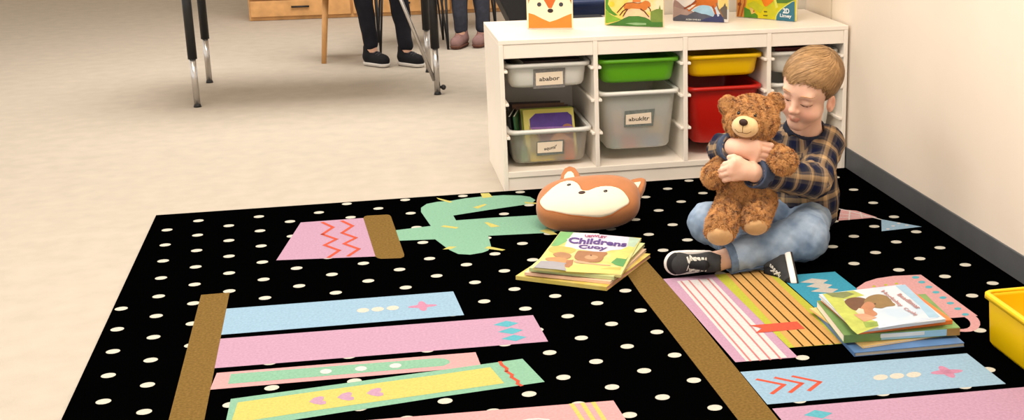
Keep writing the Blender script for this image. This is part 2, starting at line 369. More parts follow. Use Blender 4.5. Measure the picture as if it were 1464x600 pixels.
tag(rug.build('rug', RM), 'black polka-dot rug printed with colourful books and a green cactus', 'rug')

# ------------------------------------------------------------------ white shelf unit
M_WH = mat('white_laminate', (238, 228, 214), 0.38, 0.4, var=0.015, scale=5)
SX0, SX1, SY, SD, SH = 0.462, 1.646, 4.268, 0.4544, 0.50
shelf = thing('storage_shelf', 'long low white storage shelf with four bays of pull-out bins', 'shelf', loc=((SX0+SX1)/2, SY+SD/2, 0))
SO = np.array(shelf.location[:])
def spart(name, lo, hi, bev=0.0015):
    q = MB(); q.box(np.array(lo)-SO, np.array(hi)-SO, bev=bev); return q.build(name, M_WH, shelf)
spart('top_panel', (SX0, SY, SH-0.0145), (SX1, SY+SD, SH))
spart('side_panel', (SX0, SY, 0), (SX0+0.0145, SY+SD, SH-0.0145)); spart('side_panel', (SX1-0.0145, SY, 0), (SX1, SY+SD, SH-0.0145))
DIV = [(0.768, 0.7825), (1.069, 1.0840), (1.359, 1.3740)]
XS = [(SX0+0.0145, DIV[0][0]), (DIV[0][1], DIV[1][0]), (DIV[1][1], DIV[2][0]), (DIV[2][1], SX1-0.0145)]
for a, c in DIV: spart('divider', (a, SY, 0.0665), (c, SY+SD-0.006, SH-0.0145))
spart('bottom_board', (SX0+0.0145, SY, 0.047), (SX1-0.0145, SY+SD-0.006, 0.0665))
spart('plinth', (SX0+0.0145, SY+0.004, 0), (SX1-0.0145, SY+0.018, 0.047))
spart('back_panel', (SX0+0.0145, SY+SD-0.006, 0), (SX1-0.0145, SY+SD, SH-0.0145), 0)
RUN = (0.402, 0.294, 0.184)
for a, c in XS:
    spart('front_rail', (a, SY+0.003, 0.4395), (c, SY+0.015, SH-0.0145))
    for z in RUN:
        for x0, x1 in ((a, a+0.011), (c-0.011, c)): spart('runner', (x0, SY-0.003, z-0.009), (x1, SY+SD-0.01, z), 0.002)

# ------------------------------------------------------------------ bins
def clear_plastic(name, rgb, see):
    if name in MATS: return MATS[name]
    m = mat(name, rgb, 0.35, 0.4); nt = m.node_tree; bs = nt.nodes['Principled BSDF']; out = nt.nodes['Material Output']
    tr = nt.nodes.new('ShaderNodeBsdfTransparent'); tr.inputs[0].default_value = (0.92, 0.9, 0.86, 1); tl = nt.nodes.new('ShaderNodeBsdfTranslucent'); tl.inputs[0].default_value = (*lin(rgb), 1)
    m1 = nt.nodes.new('ShaderNodeMixShader'); m1.inputs[0].default_value = 0.5; m2 = nt.nodes.new('ShaderNodeMixShader'); m2.inputs[0].default_value = see
    nt.links.new(bs.outputs[0], m1.inputs[1]); nt.links.new(tl.outputs[0], m1.inputs[2]); nt.links.new(m1.outputs[0], m2.inputs[1]); nt.links.new(tr.outputs[0], m2.inputs[2]); nt.links.new(m2.outputs[0], out.inputs[0])
    return m
M_CLEAR = clear_plastic('clear_plastic', (236, 236, 230), .66); M_FROST = clear_plastic('frosted_plastic', (250, 250, 246), .46)
M_BINW = mat('white_bin_plastic', (222, 220, 212), 0.4, 0.4); M_GREEN = mat('green_plastic', (98, 172, 30), 0.35, 0.45); M_YEL = mat('yellow_plastic', (244, 198, 4), 0.35, 0.4); M_RED = mat('red_plastic', (184, 24, 12), 0.35, 0.45)
def RRECT(hw, hd, r, z, n=6):
    L = []
    for cx, cy, a0 in ((hw-r, hd-r, 0), (-hw+r, hd-r, 90), (-hw+r, -hd+r, 180), (hw-r, -hd+r, 270)):
        for i in range(n+1):
            a = math.radians(a0+90*i/n); L.append((cx+r*math.cos(a), cy+r*math.sin(a), z))
    return L
def make_bin(w, d, h, label, m, group='storage bins in the white shelf', loc=(0, 0, 0), rotz=0, lip=0.013, tap=0.085, rs=1.0):
    """w,d = outer rim size, origin at the centre of the base"""
    t = thing('storage_bin', label, 'bin', group, loc, rotz)
    tw, td = w/2-lip, d/2-lip; bw, bd = tw-tap*h, td-tap*h; th = 0.0028
    prof = [(bw-0.018, bd-0.018, 0.03, 0.0), (bw-0.006, bd-0.006, 0.034, 0.0035), (bw, bd, 0.036, 0.013), (tw, td, 0.030, h-0.014)]
    b = MB(); rrect = lambda a_, b_, c_, d_: RRECT(a_, b_, c_*rs, d_); rings = [rrect(x, y, r, z) for x, y, r, z in prof]
    inner = [(tw-th, td-th, 0.028, h-0.014), (bw-th, bd-th, 0.034, 0.015), (bw-0.02, bd-0.02, 0.03, 0.004)]
    rings += [rrect(tw-0.0005, td-0.0005, 0.030, h-0.006), rrect(tw-th, td-th, 0.028, h-0.006)]
    rings += [rrect(x, y, r, z) for x, y, r, z in inner]
    n = len(rings[0]); V = [p for r in rings for p in r]; Fc = [list(range(n))[::-1]]
    for k in range(len(rings)-1):
        for i in range(n): Fc.append([k*n+i, k*n+(i+1) % n, (k+1)*n+(i+1) % n, (k+1)*n+i])
    Fc.append([(len(rings)-1)*n+i for i in range(n)]); b.add(V, Fc, 0, True); b.build('tub', m, t)
    rm = MB(); R2 = [rrect(tw, td, 0.030, h-0.007), rrect(w/2-0.002, d/2-0.002, 0.036, h-0.0055), rrect(w/2-0.0005, d/2-0.0005, 0.037, h-0.0145), rrect(w/2, d/2, 0.037, h-0.0025), rrect(w/2-0.003, d/2-0.003, 0.035, h), rrect(tw-0.001, td-0.001, 0.029, h), rrect(tw-th, td-th, 0.028, h-0.004)]
    R2[2] = rrect(w/2+0.0005, d/2+0.0005, 0.0375, h-0.0135); R2[1] = rrect(w/2-0.003, d/2-0.003, 0.036, h-0.0125)
    V = [p for r in R2 for p in r]; Fc = []
    for k in range(len(R2)-1):
        for i in range(n): Fc.append([k*n+i, k*n+(i+1) % n, (k+1)*n+(i+1) % n, (k+1)*n+i])
    Fc += [[6*n+i, 6*n+(i+1) % n, (i+1) % n, i] for i in range(n)]
    rm.add(V, Fc, 0, True); rm.build('rim', m if m not in (M_CLEAR, M_FROST) else M_BINW, t)
    return t
BD = 0.385; BY = SY+0.022+BD/2
BIN = [('frosted white shallow bin with the framed word card at top left of the shelf', 0, 0.4165, 0.083, M_BINW), ('see-through deep bin packed with picture books at bottom left of the shelf', 0, 0.197, 0.118, M_CLEAR),
       ('lime green shallow bin above the large frosted bin', 1, 0.4165, 0.083, M_GREEN), ('large frosted white bin with a name card under the green bin', 1, 0.3085, 0.203, M_FROST),
       ('yellow shallow bin in the shelf above the red bin', 2, 0.4165, 0.077, M_YEL), ('large red bin in the shelf behind the teddy bear', 2, 0.3085, 0.200, M_RED),
       ('plain white shallow bin at the top right of the shelf behind the hair', 3, 0.4165, 0.077, M_BINW), ('plain white deep bin at the right of the shelf behind the face', 3, 0.3085, 0.200, M_BINW)]
BINS = []
for lab, c, zt, h, m in BIN:
    a, e = XS[c]; BINS.append(make_bin(e-a-0.005, BD, h, lab, m, loc=((a+e)/2, BY, zt-h)))
M_BLK = mat('ink_black', (22, 20, 20), 0.7); M_CARD = mat('card_cream', (236, 218, 194), 0.8); M_GREYF = mat('holder_grey', (128, 124, 120), 0.5, var=0.2, scale=150); M_GREYG = mat('holder_green_grey', (112, 118, 112), 0.5, var=0.2, scale=120)
def bin_label(bn, holder, card, txt, tq, mh):
    """name card on a bin front; pixel quads -> the sloping front plane of that tub"""
    loc = np.array(bn.location[:]); me = [c for c in bn.children if c.name.startswith('tub')][0]
    h = [x for x in BIN if x[0] == bn['label']][0][3]; sl = math.atan2(0.085*h, h-0.027); td = BD/2-0.013
    n = np.array([0, -math.cos(sl), -math.sin(sl)]); o = loc+np.array([0, -td-0.001, h-0.014])
    def pl(q, off): return [at_plane(x, y, o+n*off, n)-loc for x, y in q]
    def plate(q, off, th, name, m, par):
        b2 = MB(); A = pl(q, off); B = [p-n*th for p in A]; k = len(A); b2.add(A+B, [list(range(k))[::-1], [k+i for i in range(k)]]+[[i, (i+1) % k, k+(i+1) % k, k+i] for i in range(k)]); return b2.build(name, m, par)
    hd = plate(holder, 0.0025, 0.0025, 'label_holder', mh, bn); plate(card, 0.0035, 0.0012, 'name_card', M_CARD, hd)
    V, Fc = text_geo(txt, bold=0.012); tl, tr, br, bl = [np.array(q, float) for q in tq]
    P = [(bl*(1-u)+br*u)*(1-v)+(tl*(1-u)+tr*u)*v for u, v in V]
    b2 = MB(); b2.add(pl(P, 0.0039), Fc); b2.build('lettering', M_BLK, hd)
bin_label(BINS[0], [(762.5, 99.5), (808, 97), (807.5, 124.5), (762.5, 127)], [(766, 104.5), (804.5, 101.8), (805, 120), (766.3, 122.5)], 'ababor', [(771, 110.5), (800, 108), (800, 114.2), (771, 116.2)], M_GREYF)
bin_label(BINS[1], [(767.5, 203), (806.5, 199.5), (806.5, 219.5), (767.5, 223)], [(768.5, 204), (804.5, 201.5), (804, 216.5), (768.5, 219)], "aquml'", [(778, 210.5), (796, 206.5), (795, 214), (778, 216)], M_GREYG)
bin_label(BINS[3], [(893.3, 159), (936, 155.5), (933.5, 179.5), (892.3, 181.5)], [(895, 164.3), (931, 160.5), (931.3, 176), (894.7, 178.3)], 'abukltr', [(898.5, 168.3), (929, 165.5), (928, 171.8), (899, 173.3)], M_GREYG)

# ------------------------------------------------------------------ books
M_PAGE = mat('book_pages', (238, 230, 212), 0.85, 0.1, var=0.06, scale=300)
def book_thing(label, group, C, ex, ey, w, h, t, cover, spine='left', name='picture_book', pages=M_PAGE):
    """a closed book; C centre of the back cover, ex/ey unit directions in the cover, front faces ez"""
    ex = np.array(ex, float); ey = np.array(ey, float); ez = np.cross(ex, ey)
    o = thing(name, label, 'book', group); o.matrix_world = Matrix([[ex[0], ey[0], ez[0], C[0]], [ex[1], ey[1], ez[1], C[1]], [ex[2], ey[2], ez[2], C[2]], [0, 0, 0, 1]])
    ct = min(0.0016, t*0.2); b = MB(); b.box((-w/2, -h/2, 0), (w/2, h/2, ct), bev=ct*.3); b.box((-w/2, -h/2, t-ct), (w/2, h/2, t), bev=ct*.3)
    if spine == 'left': b.box((-w/2-ct*.6, -h/2, 0), (-w/2+ct, h/2, t), bev=ct*.3)
    elif spine == 'right': b.box((w/2-ct, -h/2, 0), (w/2+ct*.6, h/2, t), bev=ct*.3)
    elif spine == 'bottom': b.box((-w/2, -h/2-ct*.6, 0), (w/2, -h/2+ct, t), bev=ct*.3)
    b.build('cover', cover, o); p = MB(); g = 0.003; p.box((-w/2+g*.4, -h/2+g*.4, ct), (w/2-g*.4, h/2-g*.4, t-ct)); p.build('pages', pages, o)
    return o
def book_frame(o, t): Mx = np.array(o.matrix_world); return Mx[:3, 3]+Mx[:3, 2]*t, Mx[:3, :3]
def chaikin(P, k=2):
    for _ in range(k): P = [q for i in range(len(P)) for q in ((P[i][0]*.75+P[(i+1) % len(P)][0]*.25, P[i][1]*.75+P[(i+1) % len(P)][1]*.25), (P[i][0]*.25+P[(i+1) % len(P)][0]*.75, P[i][1]*.25+P[(i+1) % len(P)][1]*.75))]
    return P
def art(o, t, items, name='cover_picture', soft=True):
    """flat printed picture on the front cover: items = (pixel polygon, material)"""
    O, R = book_frame(o, t); b = MB(); ms = []
    for k, (poly, m) in enumerate(items):
        if m not in ms: ms.append(m)
        c_ = m.diffuse_color; cc = m.node_tree.nodes['Principled BSDF'].inputs['Base Color'].default_value
        if soft and 6 <= len(poly) < 14 and cc[0] > cc[1]*1.25 > cc[2]: poly = chaikin(poly)
        z = 0.00012*(k+1)*0.5+0.0002
        P = [R.T@(at_plane(x, y, O+R[:, 2]*z, R[:, 2])-O)+np.array([0, 0, t]) for x, y in poly]
        a = sum(P[i][0]*P[(i+1) % len(P)][1]-P[(i+1) % len(P)][0]*P[i][1] for i in range(len(P)))
        if a < 0: P = P[::-1]
        b.add(P, [list(range(len(P)))], ms.index(m))
    return b.build(name, ms, o)
def art_local(o, t, items, name='cover_picture'):
    b = MB(); ms = []
    for k, (poly, m) in enumerate(items):
        if m not in ms: ms.append(m)
        P = [np.array([x, y, t+0.0002+0.00006*k]) for x, y in poly]
        a = sum(P[i][0]*P[(i+1) % len(P)][1]-P[(i+1) % len(P)][0]*P[i][1] for i in range(len(P)))
        if a < 0: P = P[::-1]
        b.add(P, [list(range(len(P)))], ms.index(m))
    return b.build(name, ms, o)
def lettering(o, t, txt, quad, m, bold=0.015, shear=0.0, z=0.0016, wob=0.0):
    O, R = book_frame(o, t); V, Fc = text_geo(txt, bold, shear); tl, tr, br, bl = [np.array(q, float) for q in quad]; P = []
    for u, v in V:
        q = (bl*(1-u)+br*u)*(1-v)+(tl*(1-u)+tr*u)*v; q = q+np.array([0, wob*math.sin(u*9)]); P.append(R.T@(at_plane(q[0], q[1], O+R[:, 2]*z, R[:, 2])-O)+np.array([0, 0, t]))
    b = MB(); b.add(P, Fc); return b.build('lettering', m, o)
def ink(rgb, v=0.1): return mat('ink_%d_%d_%d' % rgb, rgb, 0.45, 0.3, var=v, scale=45, k=.74)
def wash(name, a, b_, c, scale=9):
    """painterly printed background: three printed colours blended by noise"""
    if name in MATS: return MATS[name]
    a, b_, c = [tuple(255*(v/255)**1.0*.87 for v in q) for q in (a, b_, c)]; m = mat(name, a, 0.4, 0.3); nt = m.node_tree; n = nt.nodes.new('ShaderNodeTexNoise'); n.inputs['Scale'].default_value = scale; tc = nt.nodes.new('ShaderNodeTexCoord'); r = nt.nodes.new('ShaderNodeValToRGB')
    r.color_ramp.elements[0].position = 0.36; r.color_ramp.elements[1].position = 0.64; r.color_ramp.elements[0].color = (*lin(a), 1); r.color_ramp.elements[1].color = (*lin(c), 1); e = r.color_ramp.elements.new(0.5); e.color = (*lin(b_), 1)
    nt.links.new(tc.outputs['Object'], n.inputs['Vector']); nt.links.new(n.outputs['Fac'], r.inputs['Fac']); nt.links.new(r.outputs['Color'], nt.nodes['Principled BSDF'].inputs['Base Color']); return m
# --- picture books standing on the shelf
def stand(label, pl, pr, h, t, cover, tilt=0.06):
    A = at_z(*pl, SH+0.001); B = at_z(*pr, SH+0.001); ex = B-A; ex[2] = 0; w = np.linalg.norm(ex); ex /= w
    back = np.array([-ex[1], ex[0], 0]); ey = np.array([0, 0, 1])*math.cos(tilt)+back*math.sin(tilt); ez = np.cross(ex, ey)
    return book_thing(label, 'picture books standing on the shelf', (A+B)/2+ey*h/2-ez*t+np.array([0, 0, 0.0005+t*math.sin(tilt)]), ex, ey, w, h, t, cover, spine='left')
def sk(pts, w, m):
    out = []
    for a, b2 in zip(pts[:-1], pts[1:]):
        a = np.array(a, float); b2 = np.array(b2, float); d = (b2-a)/np.linalg.norm(b2-a); n = np.array([-d[1], d[0]])*w/2; out.append(([tuple(a-n), tuple(b2-n*.7), tuple(b2+n*.7), tuple(a+n)], m))
    return out
def tr(items, ox, oy, s): return [([(ox+x*s, oy+y*s) for x, y in p], m) for p, m in items]
def el(cx, cy, rx, ry, n=16): return [(cx+rx*math.cos(2*math.pi*i/n), cy+ry*math.sin(2*math.pi*i/n)) for i in range(n)]
M_CREAM = mat('cover_cream', (246, 222, 184), 0.4, 0.3)
fb = stand('picture book with an orange and cream fox face standing on the shelf', (754, 41), (819, 41), 0.20, 0.012, M_CREAM)
OR1, OR2, ORD = ink((246, 146, 50), .04), ink((222, 112, 40), .05), ink((196, 92, 44), .05)
art(fb, 0.012, tr([([(66, 222), (160, 248), (300, 320), (430, 376), (560, 335), (700, 272), (806, 232), (812, 476), (70, 482)], OR1),
    ([(120, -700), (200, -820), (280, -760), (610, -760), (700, -820), (790, -700), (700, -420), (530, 0), (465, 140), (410, 140), (330, 0), (200, -420)], OR2),
    ([(52, -150), (84, 0), (66, 70)], ORD), ([(806, -150), (776, 0), (800, 75)], ORD),
    (el(250, 77, 37, 38), ink((72, 70, 74))), (el(625, 77, 37, 38), ink((72, 70, 74))), (el(442, 184, 50, 37), ink((58, 44, 40)))], 750, 0, 1/12), soft=False)
gb = stand('green and yellow picture book with a leaping brown deer on its cover', (865, 36), (948, 39), 0.21, 0.010, wash('cover_sunny', (250, 226, 130), (252, 214, 92), (254, 232, 190), 14))
G1, G2, G3, BR1, BR2 = ink((74, 126, 46)), ink((140, 186, 52)), ink((124, 146, 62)), ink((214, 124, 48)), ink((110, 56, 24))
art(gb, 0.010, tr([([(480, 170), (720, 180), (930, 300), (930, 400), (400, 380)], ink((244, 206, 160))), ([(930, 420), (935, 220), (1050, 170), (1090, 170), (1110, 90), (1130, 180), (1168, 186), (1168, 515), (930, 515)], G3),
    ([(78, 478), (200, 440), (330, 400), (430, 345), (520, 308), (700, 305), (830, 330), (910, 370), (960, 420), (1168, 420), (1168, 516), (600, 500)], G1), ([(450, 445), (640, 430), (850, 440), (850, 475), (660, 480)], ink((150, 186, 130))),
    ([(76, -200), (150, -60), (120, 80), (200, 200), (310, 290), (250, 300), (140, 240), (76, 170)], ink((86, 150, 40))), ([(76, 180), (180, 280), (380, 370), (300, 400), (120, 440), (76, 440)], G2), (el(195, 80, 55, 55), ink((238, 214, 60))),
    ([(430, 170), (420, 110), (440, 80), (480, 58), (600, 48), (700, 66), (760, 50), (830, 10), (890, 20), (930, 60), (940, 120), (880, 150), (850, 190), (800, 205), (720, 172), (560, 160), (490, 186)], BR1)]
    + sk([(450, 80), (380, 150), (295, 245)], 26, BR2)+sk([(480, 170), (410, 210), (345, 295)], 28, BR2)+sk([(500, 170), (450, 240), (405, 315)], 26, BR2)+sk([(740, 170), (820, 220), (905, 325)], 26, BR2)+sk([(890, 130), (930, 180), (930, 220)], 22, BR2)
    + [([(590, 40), (600, -60), (680, -160), (760, -120), (740, 40)], ink((228, 130, 60)))]+sk([(440, 75), (480, 56), (600, 46), (700, 64), (760, 46)], 10, BR2), 860, 0, .075))
mb = stand('picture book with a chestnut horse leaping over blue grey hills', (962, 29.5), (1041, 32.5), 0.20, 0.010, wash('cover_dawn', (226, 222, 220), (240, 232, 222), (200, 220, 230), 10))
art(mb, 0.010, tr([([(1020, -400), (1265, -400), (1262, 200), (1060, 200)], ink((240, 210, 122))), ([(108, 0), (180, 0), (330, 145), (480, 215), (640, 330), (640, 440), (108, 430)], ink((160, 132, 126))), ([(108, 130), (300, 190), (480, 240), (640, 340), (108, 420)], ink((178, 152, 144))),
    ([(500, 215), (700, 108), (860, 130), (970, 290), (940, 345), (800, 310), (640, 285)], ink((166, 206, 230))), ([(108, 434), (108, 372), (260, 300), (400, 322), (560, 240), (700, 286), (800, 300), (940, 350), (1000, 290), (1060, 330), (1100, 280), (1170, 380), (1180, 470)], ink((92, 94, 108))), ([(640, 445), (800, 380), (950, 345), (980, 280), (1130, 310), (1170, 470)], ink((62, 66, 110))),
    ([(1060, 230), (1110, 170), (1160, 130), (1195, 58), (1215, 130), (1238, 140), (1238, 405), (1175, 400), (1140, 330)], ink((104, 94, 84))),
    ([(560, 60), (570, -60), (620, -160), (900, -200), (1040, -100), (1040, 80), (990, 160), (930, 150), (860, 118), (740, 104), (640, 118), (560, 150), (500, 200), (440, 245), (405, 205), (470, 140)], ink((206, 110, 34)))]
    + sk([(590, 20), (480, 110), (370, 165), (335, 180)], 44, ink((150, 70, 26)))+sk([(930, 120), (970, 200), (1000, 300)], 50, ink((170, 84, 30)))+sk([(1010, 60), (1050, 180), (1150, 350)], 34, ink((150, 110, 70)))+[([(420, 190), (500, 110), (590, 90), (520, 150), (440, 205)], ink((250, 236, 220))), ([(985, 170), (1010, 190), (1075, 330), (1040, 350)], ink((214, 220, 236)))], 955, 0, .0683))
lettering(mb, 0.010, 'ACEM OWE BO', [(980.5, 26.5), (1002, 27.3), (1002, 29.6), (980.5, 28.8)], ink((226, 230, 226)), bold=0.03)
lb = stand('yellow and lime jungle picture book with a teal corner on its cover', (1053, 24), (1137, 31), 0.20, 0.012, wash('cover_jungle', (236, 214, 10), (222, 208, 20), (196, 200, 40), 16))
TE = ink((58, 120, 140)); WHI = ink((244, 246, 246))
art(lb, 0.012, tr([([(108, -300), (310, -300), (300, 40), (245, 322), (108, 316)], ink((226, 150, 66)))]+sk([(175, -200), (180, 60), (130, 310)], 30, ink((176, 84, 30)))+sk([(270, -200), (260, 60), (190, 318)], 34, ink((186, 96, 36)))+[(el(165, 80, 36, 36), ink((150, 74, 30))),
    ([(250, 130), (420, 220), (510, 290), (512, 346), (246, 328)], ink((92, 150, 40))), ([(350, 140), (400, 150), (470, 240), (390, 270)], ink((240, 200, 110))), (el(435, 212, 14, 14), ink((200, 60, 40))), ([(310, 70), (440, 20), (640, 142), (560, 250), (420, 160), (320, 110)], ink((206, 206, 40))),
    ([(505, -200), (830, -200), (820, 10), (740, 80), (660, 138), (610, 80)], ink((240, 130, 20))), ([(850, -200), (1210, -200), (1210, 0), (1060, 60), (870, 60)], ink((86, 126, 40))), ([(820, 0), (860, 0), (900, 140), (850, 160)], ink((226, 222, 90))), ([(620, 205), (690, 215), (688, 236), (632, 234)], ink((110, 100, 20))), ([(612, 285), (700, 286), (690, 308), (620, 304)], ink((110, 100, 20))),
    ([(840, 380), (850, 300), (890, 226), (955, 160), (1055, 90), (1165, 20), (1212, 10), (1212, 412)], ink((226, 230, 120))), ([(858, 382), (868, 305), (905, 236), (970, 172), (1065, 104), (1170, 32), (1212, 24), (1212, 412)], TE)], 1045, 0, .0751))
lettering(lb, 0.012, '2D', [(1119.5, 11.5), (1128.5, 12.2), (1128.5, 19.6), (1119, 18.8)], WHI, bold=0.04, z=0.0022)
lettering(lb, 0.012, 'Limey', [(1115, 19.3), (1131.5, 21), (1131.5, 27.2), (1115, 25.6)], WHI, bold=0.03, z=0.0022)

# --- stacks of books on the rug
def lay(label, group, px, z0, ta, tb, t, cover, spine, pages=M_PAGE):
    m = np.mean([at_z(*q, z0) for q in px], 0); n = np.array([-ta, -tb, 1.0]); n /= np.linalg.norm(n); m[2] = z0
    C = [at_plane(x, y, m, n) for x, y in px]; e = (C[1]-C[0])+(C[2]-C[3]); f = (C[0]-C[3])+(C[1]-C[2]); w = np.linalg.norm(e)/2; h = np.linalg.norm(f)/2; e /= np.linalg.norm(e); f /= np.linalg.norm(f)
    d = e-f*(e@f)*.5; f2 = f-e*(e@f)*.5; d /= np.linalg.norm(d); f2 = f2-d*(f2@d); f2 /= np.linalg.norm(f2); ez = np.cross(d, f2)
    return book_thing(label, group, np.mean(C, 0)-ez*t, d, f2, w, h, t, cover, spine, pages=pages)
def flat(label, group, c, ang, w, h, z, t, cover, spine, tilt=(0, 0), pages=M_PAGE):
    a = math.radians(ang); n = np.array([-tilt[0], -tilt[1], 1.0]); n /= np.linalg.norm(n); ex = np.array([math.cos(a), math.sin(a), 0]); ex -= n*(ex@n); ex /= np.linalg.norm(ex); ey = np.cross(n, ex)
    return book_thing(label, group, (c[0], c[1], z), ex, ey, w, h, t, cover, spine, pages=pages)
GL = 'books stacked beside the fox cushion'
flat('yellow covered book at the bottom of the stack beside the fox cushion', GL, (.574, 3.398), -35, .262, .296, RZ+.0003, .011, wash('cover_sand', (232, 208, 100), (240, 216, 120), (226, 190, 70)), 'bottom', pages=mat('pages_pink', (226, 170, 150), .8, .1, var=.12, scale=60))
flat('salmon edged book second from the bottom beside the fox cushion', GL, (.582, 3.405), -31, .240, .292, RZ+.0125, .008, mat('cover_salmon', (232, 190, 160), .45, .3, var=.08, scale=12), 'bottom', (-.012, .004))
flat('pale green spined book directly under the bear picture book', GL, (.588, 3.412), -28, .232, .300, RZ+.0225, .010, mat('cover_palegreen', (190, 200, 140), .45, .3, var=.1, scale=12), 'bottom', (-.026, .01), pages=mat('pages_tan', (206, 186, 140), .8, .1, var=.15, scale=90))
TB = lay('sunny green picture book with a brown bear and purple title atop a stack', GL, [(801, 330.5), (917, 340), (888, 393), (762.5, 382)], .0435, -.045, .02, .0075, wash('cover_meadow', (228, 214, 108), (240, 226, 150), (214, 212, 110), 8), 'bottom')
PUR = ink((84, 44, 140), .05); BRB = ink((172, 116, 70)); BRL = ink((204, 156, 112))
art(TB, .0075, tr([([(368, 66), (480, 70), (420, 150), (330, 196), (285, 185)], ink((120, 186, 110))), ([(480, 72), (700, 82), (690, 240), (400, 200), (420, 150)], ink((236, 236, 226))), ([(420, 130), (560, 76), (1000, 116), (940, 215), (800, 225), (720, 250), (540, 215)], ink((228, 220, 238), .05)),
    ([(960, 112), (1056, 126), (1000, 200), (940, 190)], ink((190, 216, 190))), ([(800, 260), (950, 190), (1005, 200), (955, 270), (900, 372), (780, 330)], ink((232, 222, 120))), ([(800, 330), (850, 290), (930, 300), (950, 280), (905, 368), (840, 352)], ink((86, 160, 86))),
    ([(250, 215), (320, 185), (440, 195), (520, 220), (430, 262), (300, 245)], ink((240, 190, 90))), ([(330, 355), (600, 340), (890, 372), (880, 432), (420, 408)], ink((240, 216, 120), .06)), ([(800, 370), (890, 372), (880, 395), (700, 385)], ink((212, 190, 90))),
    ([(300, 250), (380, 235), (470, 262), (450, 295), (400, 300), (310, 275)], ink((184, 132, 84))), ([(235, 310), (240, 285), (380, 282), (450, 310), (440, 345), (400, 345)], ink((212, 150, 90))), ([(480, 290), (500, 250), (520, 225), (560, 230), (700, 238), (770, 240), (772, 258), (740, 275), (735, 300), (700, 330), (600, 325), (520, 312)], BRB),
    ([(565, 285), (600, 266), (660, 266), (700, 284), (660, 304), (600, 302)], BRL), (el(630, 268, 9, 6), BR2), ([(480, 308), (560, 318), (700, 345), (820, 352), (760, 360), (560, 338), (490, 330)], ink((220, 170, 130))), ([(400, 365), (420, 310), (480, 305), (470, 350), (440, 372)], ink((180, 118, 72))),
    ([(200, 315), (300, 318), (420, 335), (400, 350), (420, 400), (330, 388), (140, 372)], ink((168, 166, 172), .08))], 740, 320, 1/6))
for tx, q, m in (('Childrens', [(440, 107), (938, 150), (934, 192), (436, 160)], PUR), ('Cuoy', [(526, 172), (776, 188), (760, 230), (522, 212)], PUR), ('USIWLEY', [(576, 89), (770, 100), (764, 120), (578, 108)], ink((176, 44, 110)))):
    lettering(TB, .0075, tx, [(740+x/6, 320+y/6) for x, y in q], m, bold=.035, shear=.12, z=.0018, wob=.5)
GR = 'books stacked beside the drawn pink mug'
M_BLUEC = mat('cover_blue', (84, 120, 166), .4, .35, var=.14, scale=14)
flat('blue covered book at the very bottom of the stack nearest the yellow bin', GR, (1.182, 2.765), -1.5, .262, .296, RZ+.0003, .010, M_BLUEC, 'left', pages=mat('pages_grey', (190, 186, 176), .8, .1))
flat('thin tan book second from the bottom, lying on the blue book', GR, (1.162, 2.785), 7, .21, .27, RZ+.0105, .005, mat('cover_tan', (226, 190, 124), .45, .3, var=.08, scale=14), 'left')
g3 = flat('thick green book whose green and pale blue spine faces the viewer', GR, (1.185, 2.775), -4.5, .275, .235, RZ+.0158, .019, mat('cover_leaf', (112, 146, 84), .4, .35, var=.25, scale=9), 'bottom')
q = MB(); q.box((-.05, -.1195, .002), (.105, -.1186, .017)); q.build('spine_panel', mat('spine_paleblue', (150, 196, 222), .4, .35, var=.06, scale=12), g3)
q = MB(); q.box((-.052, -.1199, .0075), (.052, -.1190, .0160)); q.build('spine_panel', mat('spine_white', (214, 222, 226), .4, .35, var=.06, scale=30), g3)
q = MB(); q.box((.105, -.1195, .001), (.137, -.1186, .018)); q.build('spine_panel', mat('spine_ochre', (166, 128, 72), .4, .35, var=.1, scale=30), g3)
g4 = flat('orange covered book directly under the sleeping bear picture book', GR, (1.185, 2.785), 2, .232, .235, RZ+.0352, .010, mat('cover_orange', (222, 118, 60), .4, .35, var=.12, scale=10), 'bottom')
art_local(g4, .010, [([(.062, -.112), (.104, -.112), (.104, -.075), (.07, -.08)], ink((206, 196, 160), .3))])
TR_ = lay('pale picture book of a sleeping brown bear atop the stack by the mug', GR, [(1175, 419.6), (1293, 406), (1344, 453), (1224, 475)],   .0620, .018, .018, .0075, wash('cover_cloud', (232, 238, 244), (226, 234, 242), (200, 222, 240), 9), 'bottom')
INKR = ink((196, 140, 140), .05)
art(TR_, .0075, tr([([(30, 100), (250, 75), (330, 110), (180, 140), (300, 250), (420, 300), (430, 330), (280, 388), (240, 355)], ink((196, 206, 100), .14)), ([(50, 95), (200, 82), (260, 100), (180, 130), (100, 120)], ink((130, 140, 90), .2)), ([(550, 40), (620, 32), (870, 262), (800, 280), (720, 180)], ink((170, 208, 232), .06)), ([(430, 320), (700, 270), (860, 268), (700, 300), (430, 345)], ink((212, 226, 242), .05)),
    ([(180, 160), (200, 135), (260, 120), (330, 128), (360, 150), (300, 215), (250, 220)], ink((116, 80, 58))), ([(320, 160), (345, 120), (420, 98), (480, 108), (520, 140), (530, 160), (550, 170), (550, 185), (490, 188), (450, 205), (390, 195), (350, 180)], ink((150, 122, 78))), ([(300, 200), (340, 150), (390, 160), (410, 190), (380, 210), (430, 240), (400, 262), (330, 262), (280, 235)], ink((196, 136, 100))), (el(405, 170, 8, 6), ink((90, 60, 40))),
    ([(265, 225), (290, 200), (322, 208), (330, 240), (290, 245)], ink((238, 214, 190))), ([(250, 245), (330, 240), (420, 268), (330, 298), (300, 280)], ink((222, 164, 130))), ([(320, 300), (420, 295), (430, 325), (340, 340)], ink((150, 176, 80), .2))], 1170, 400, .2))
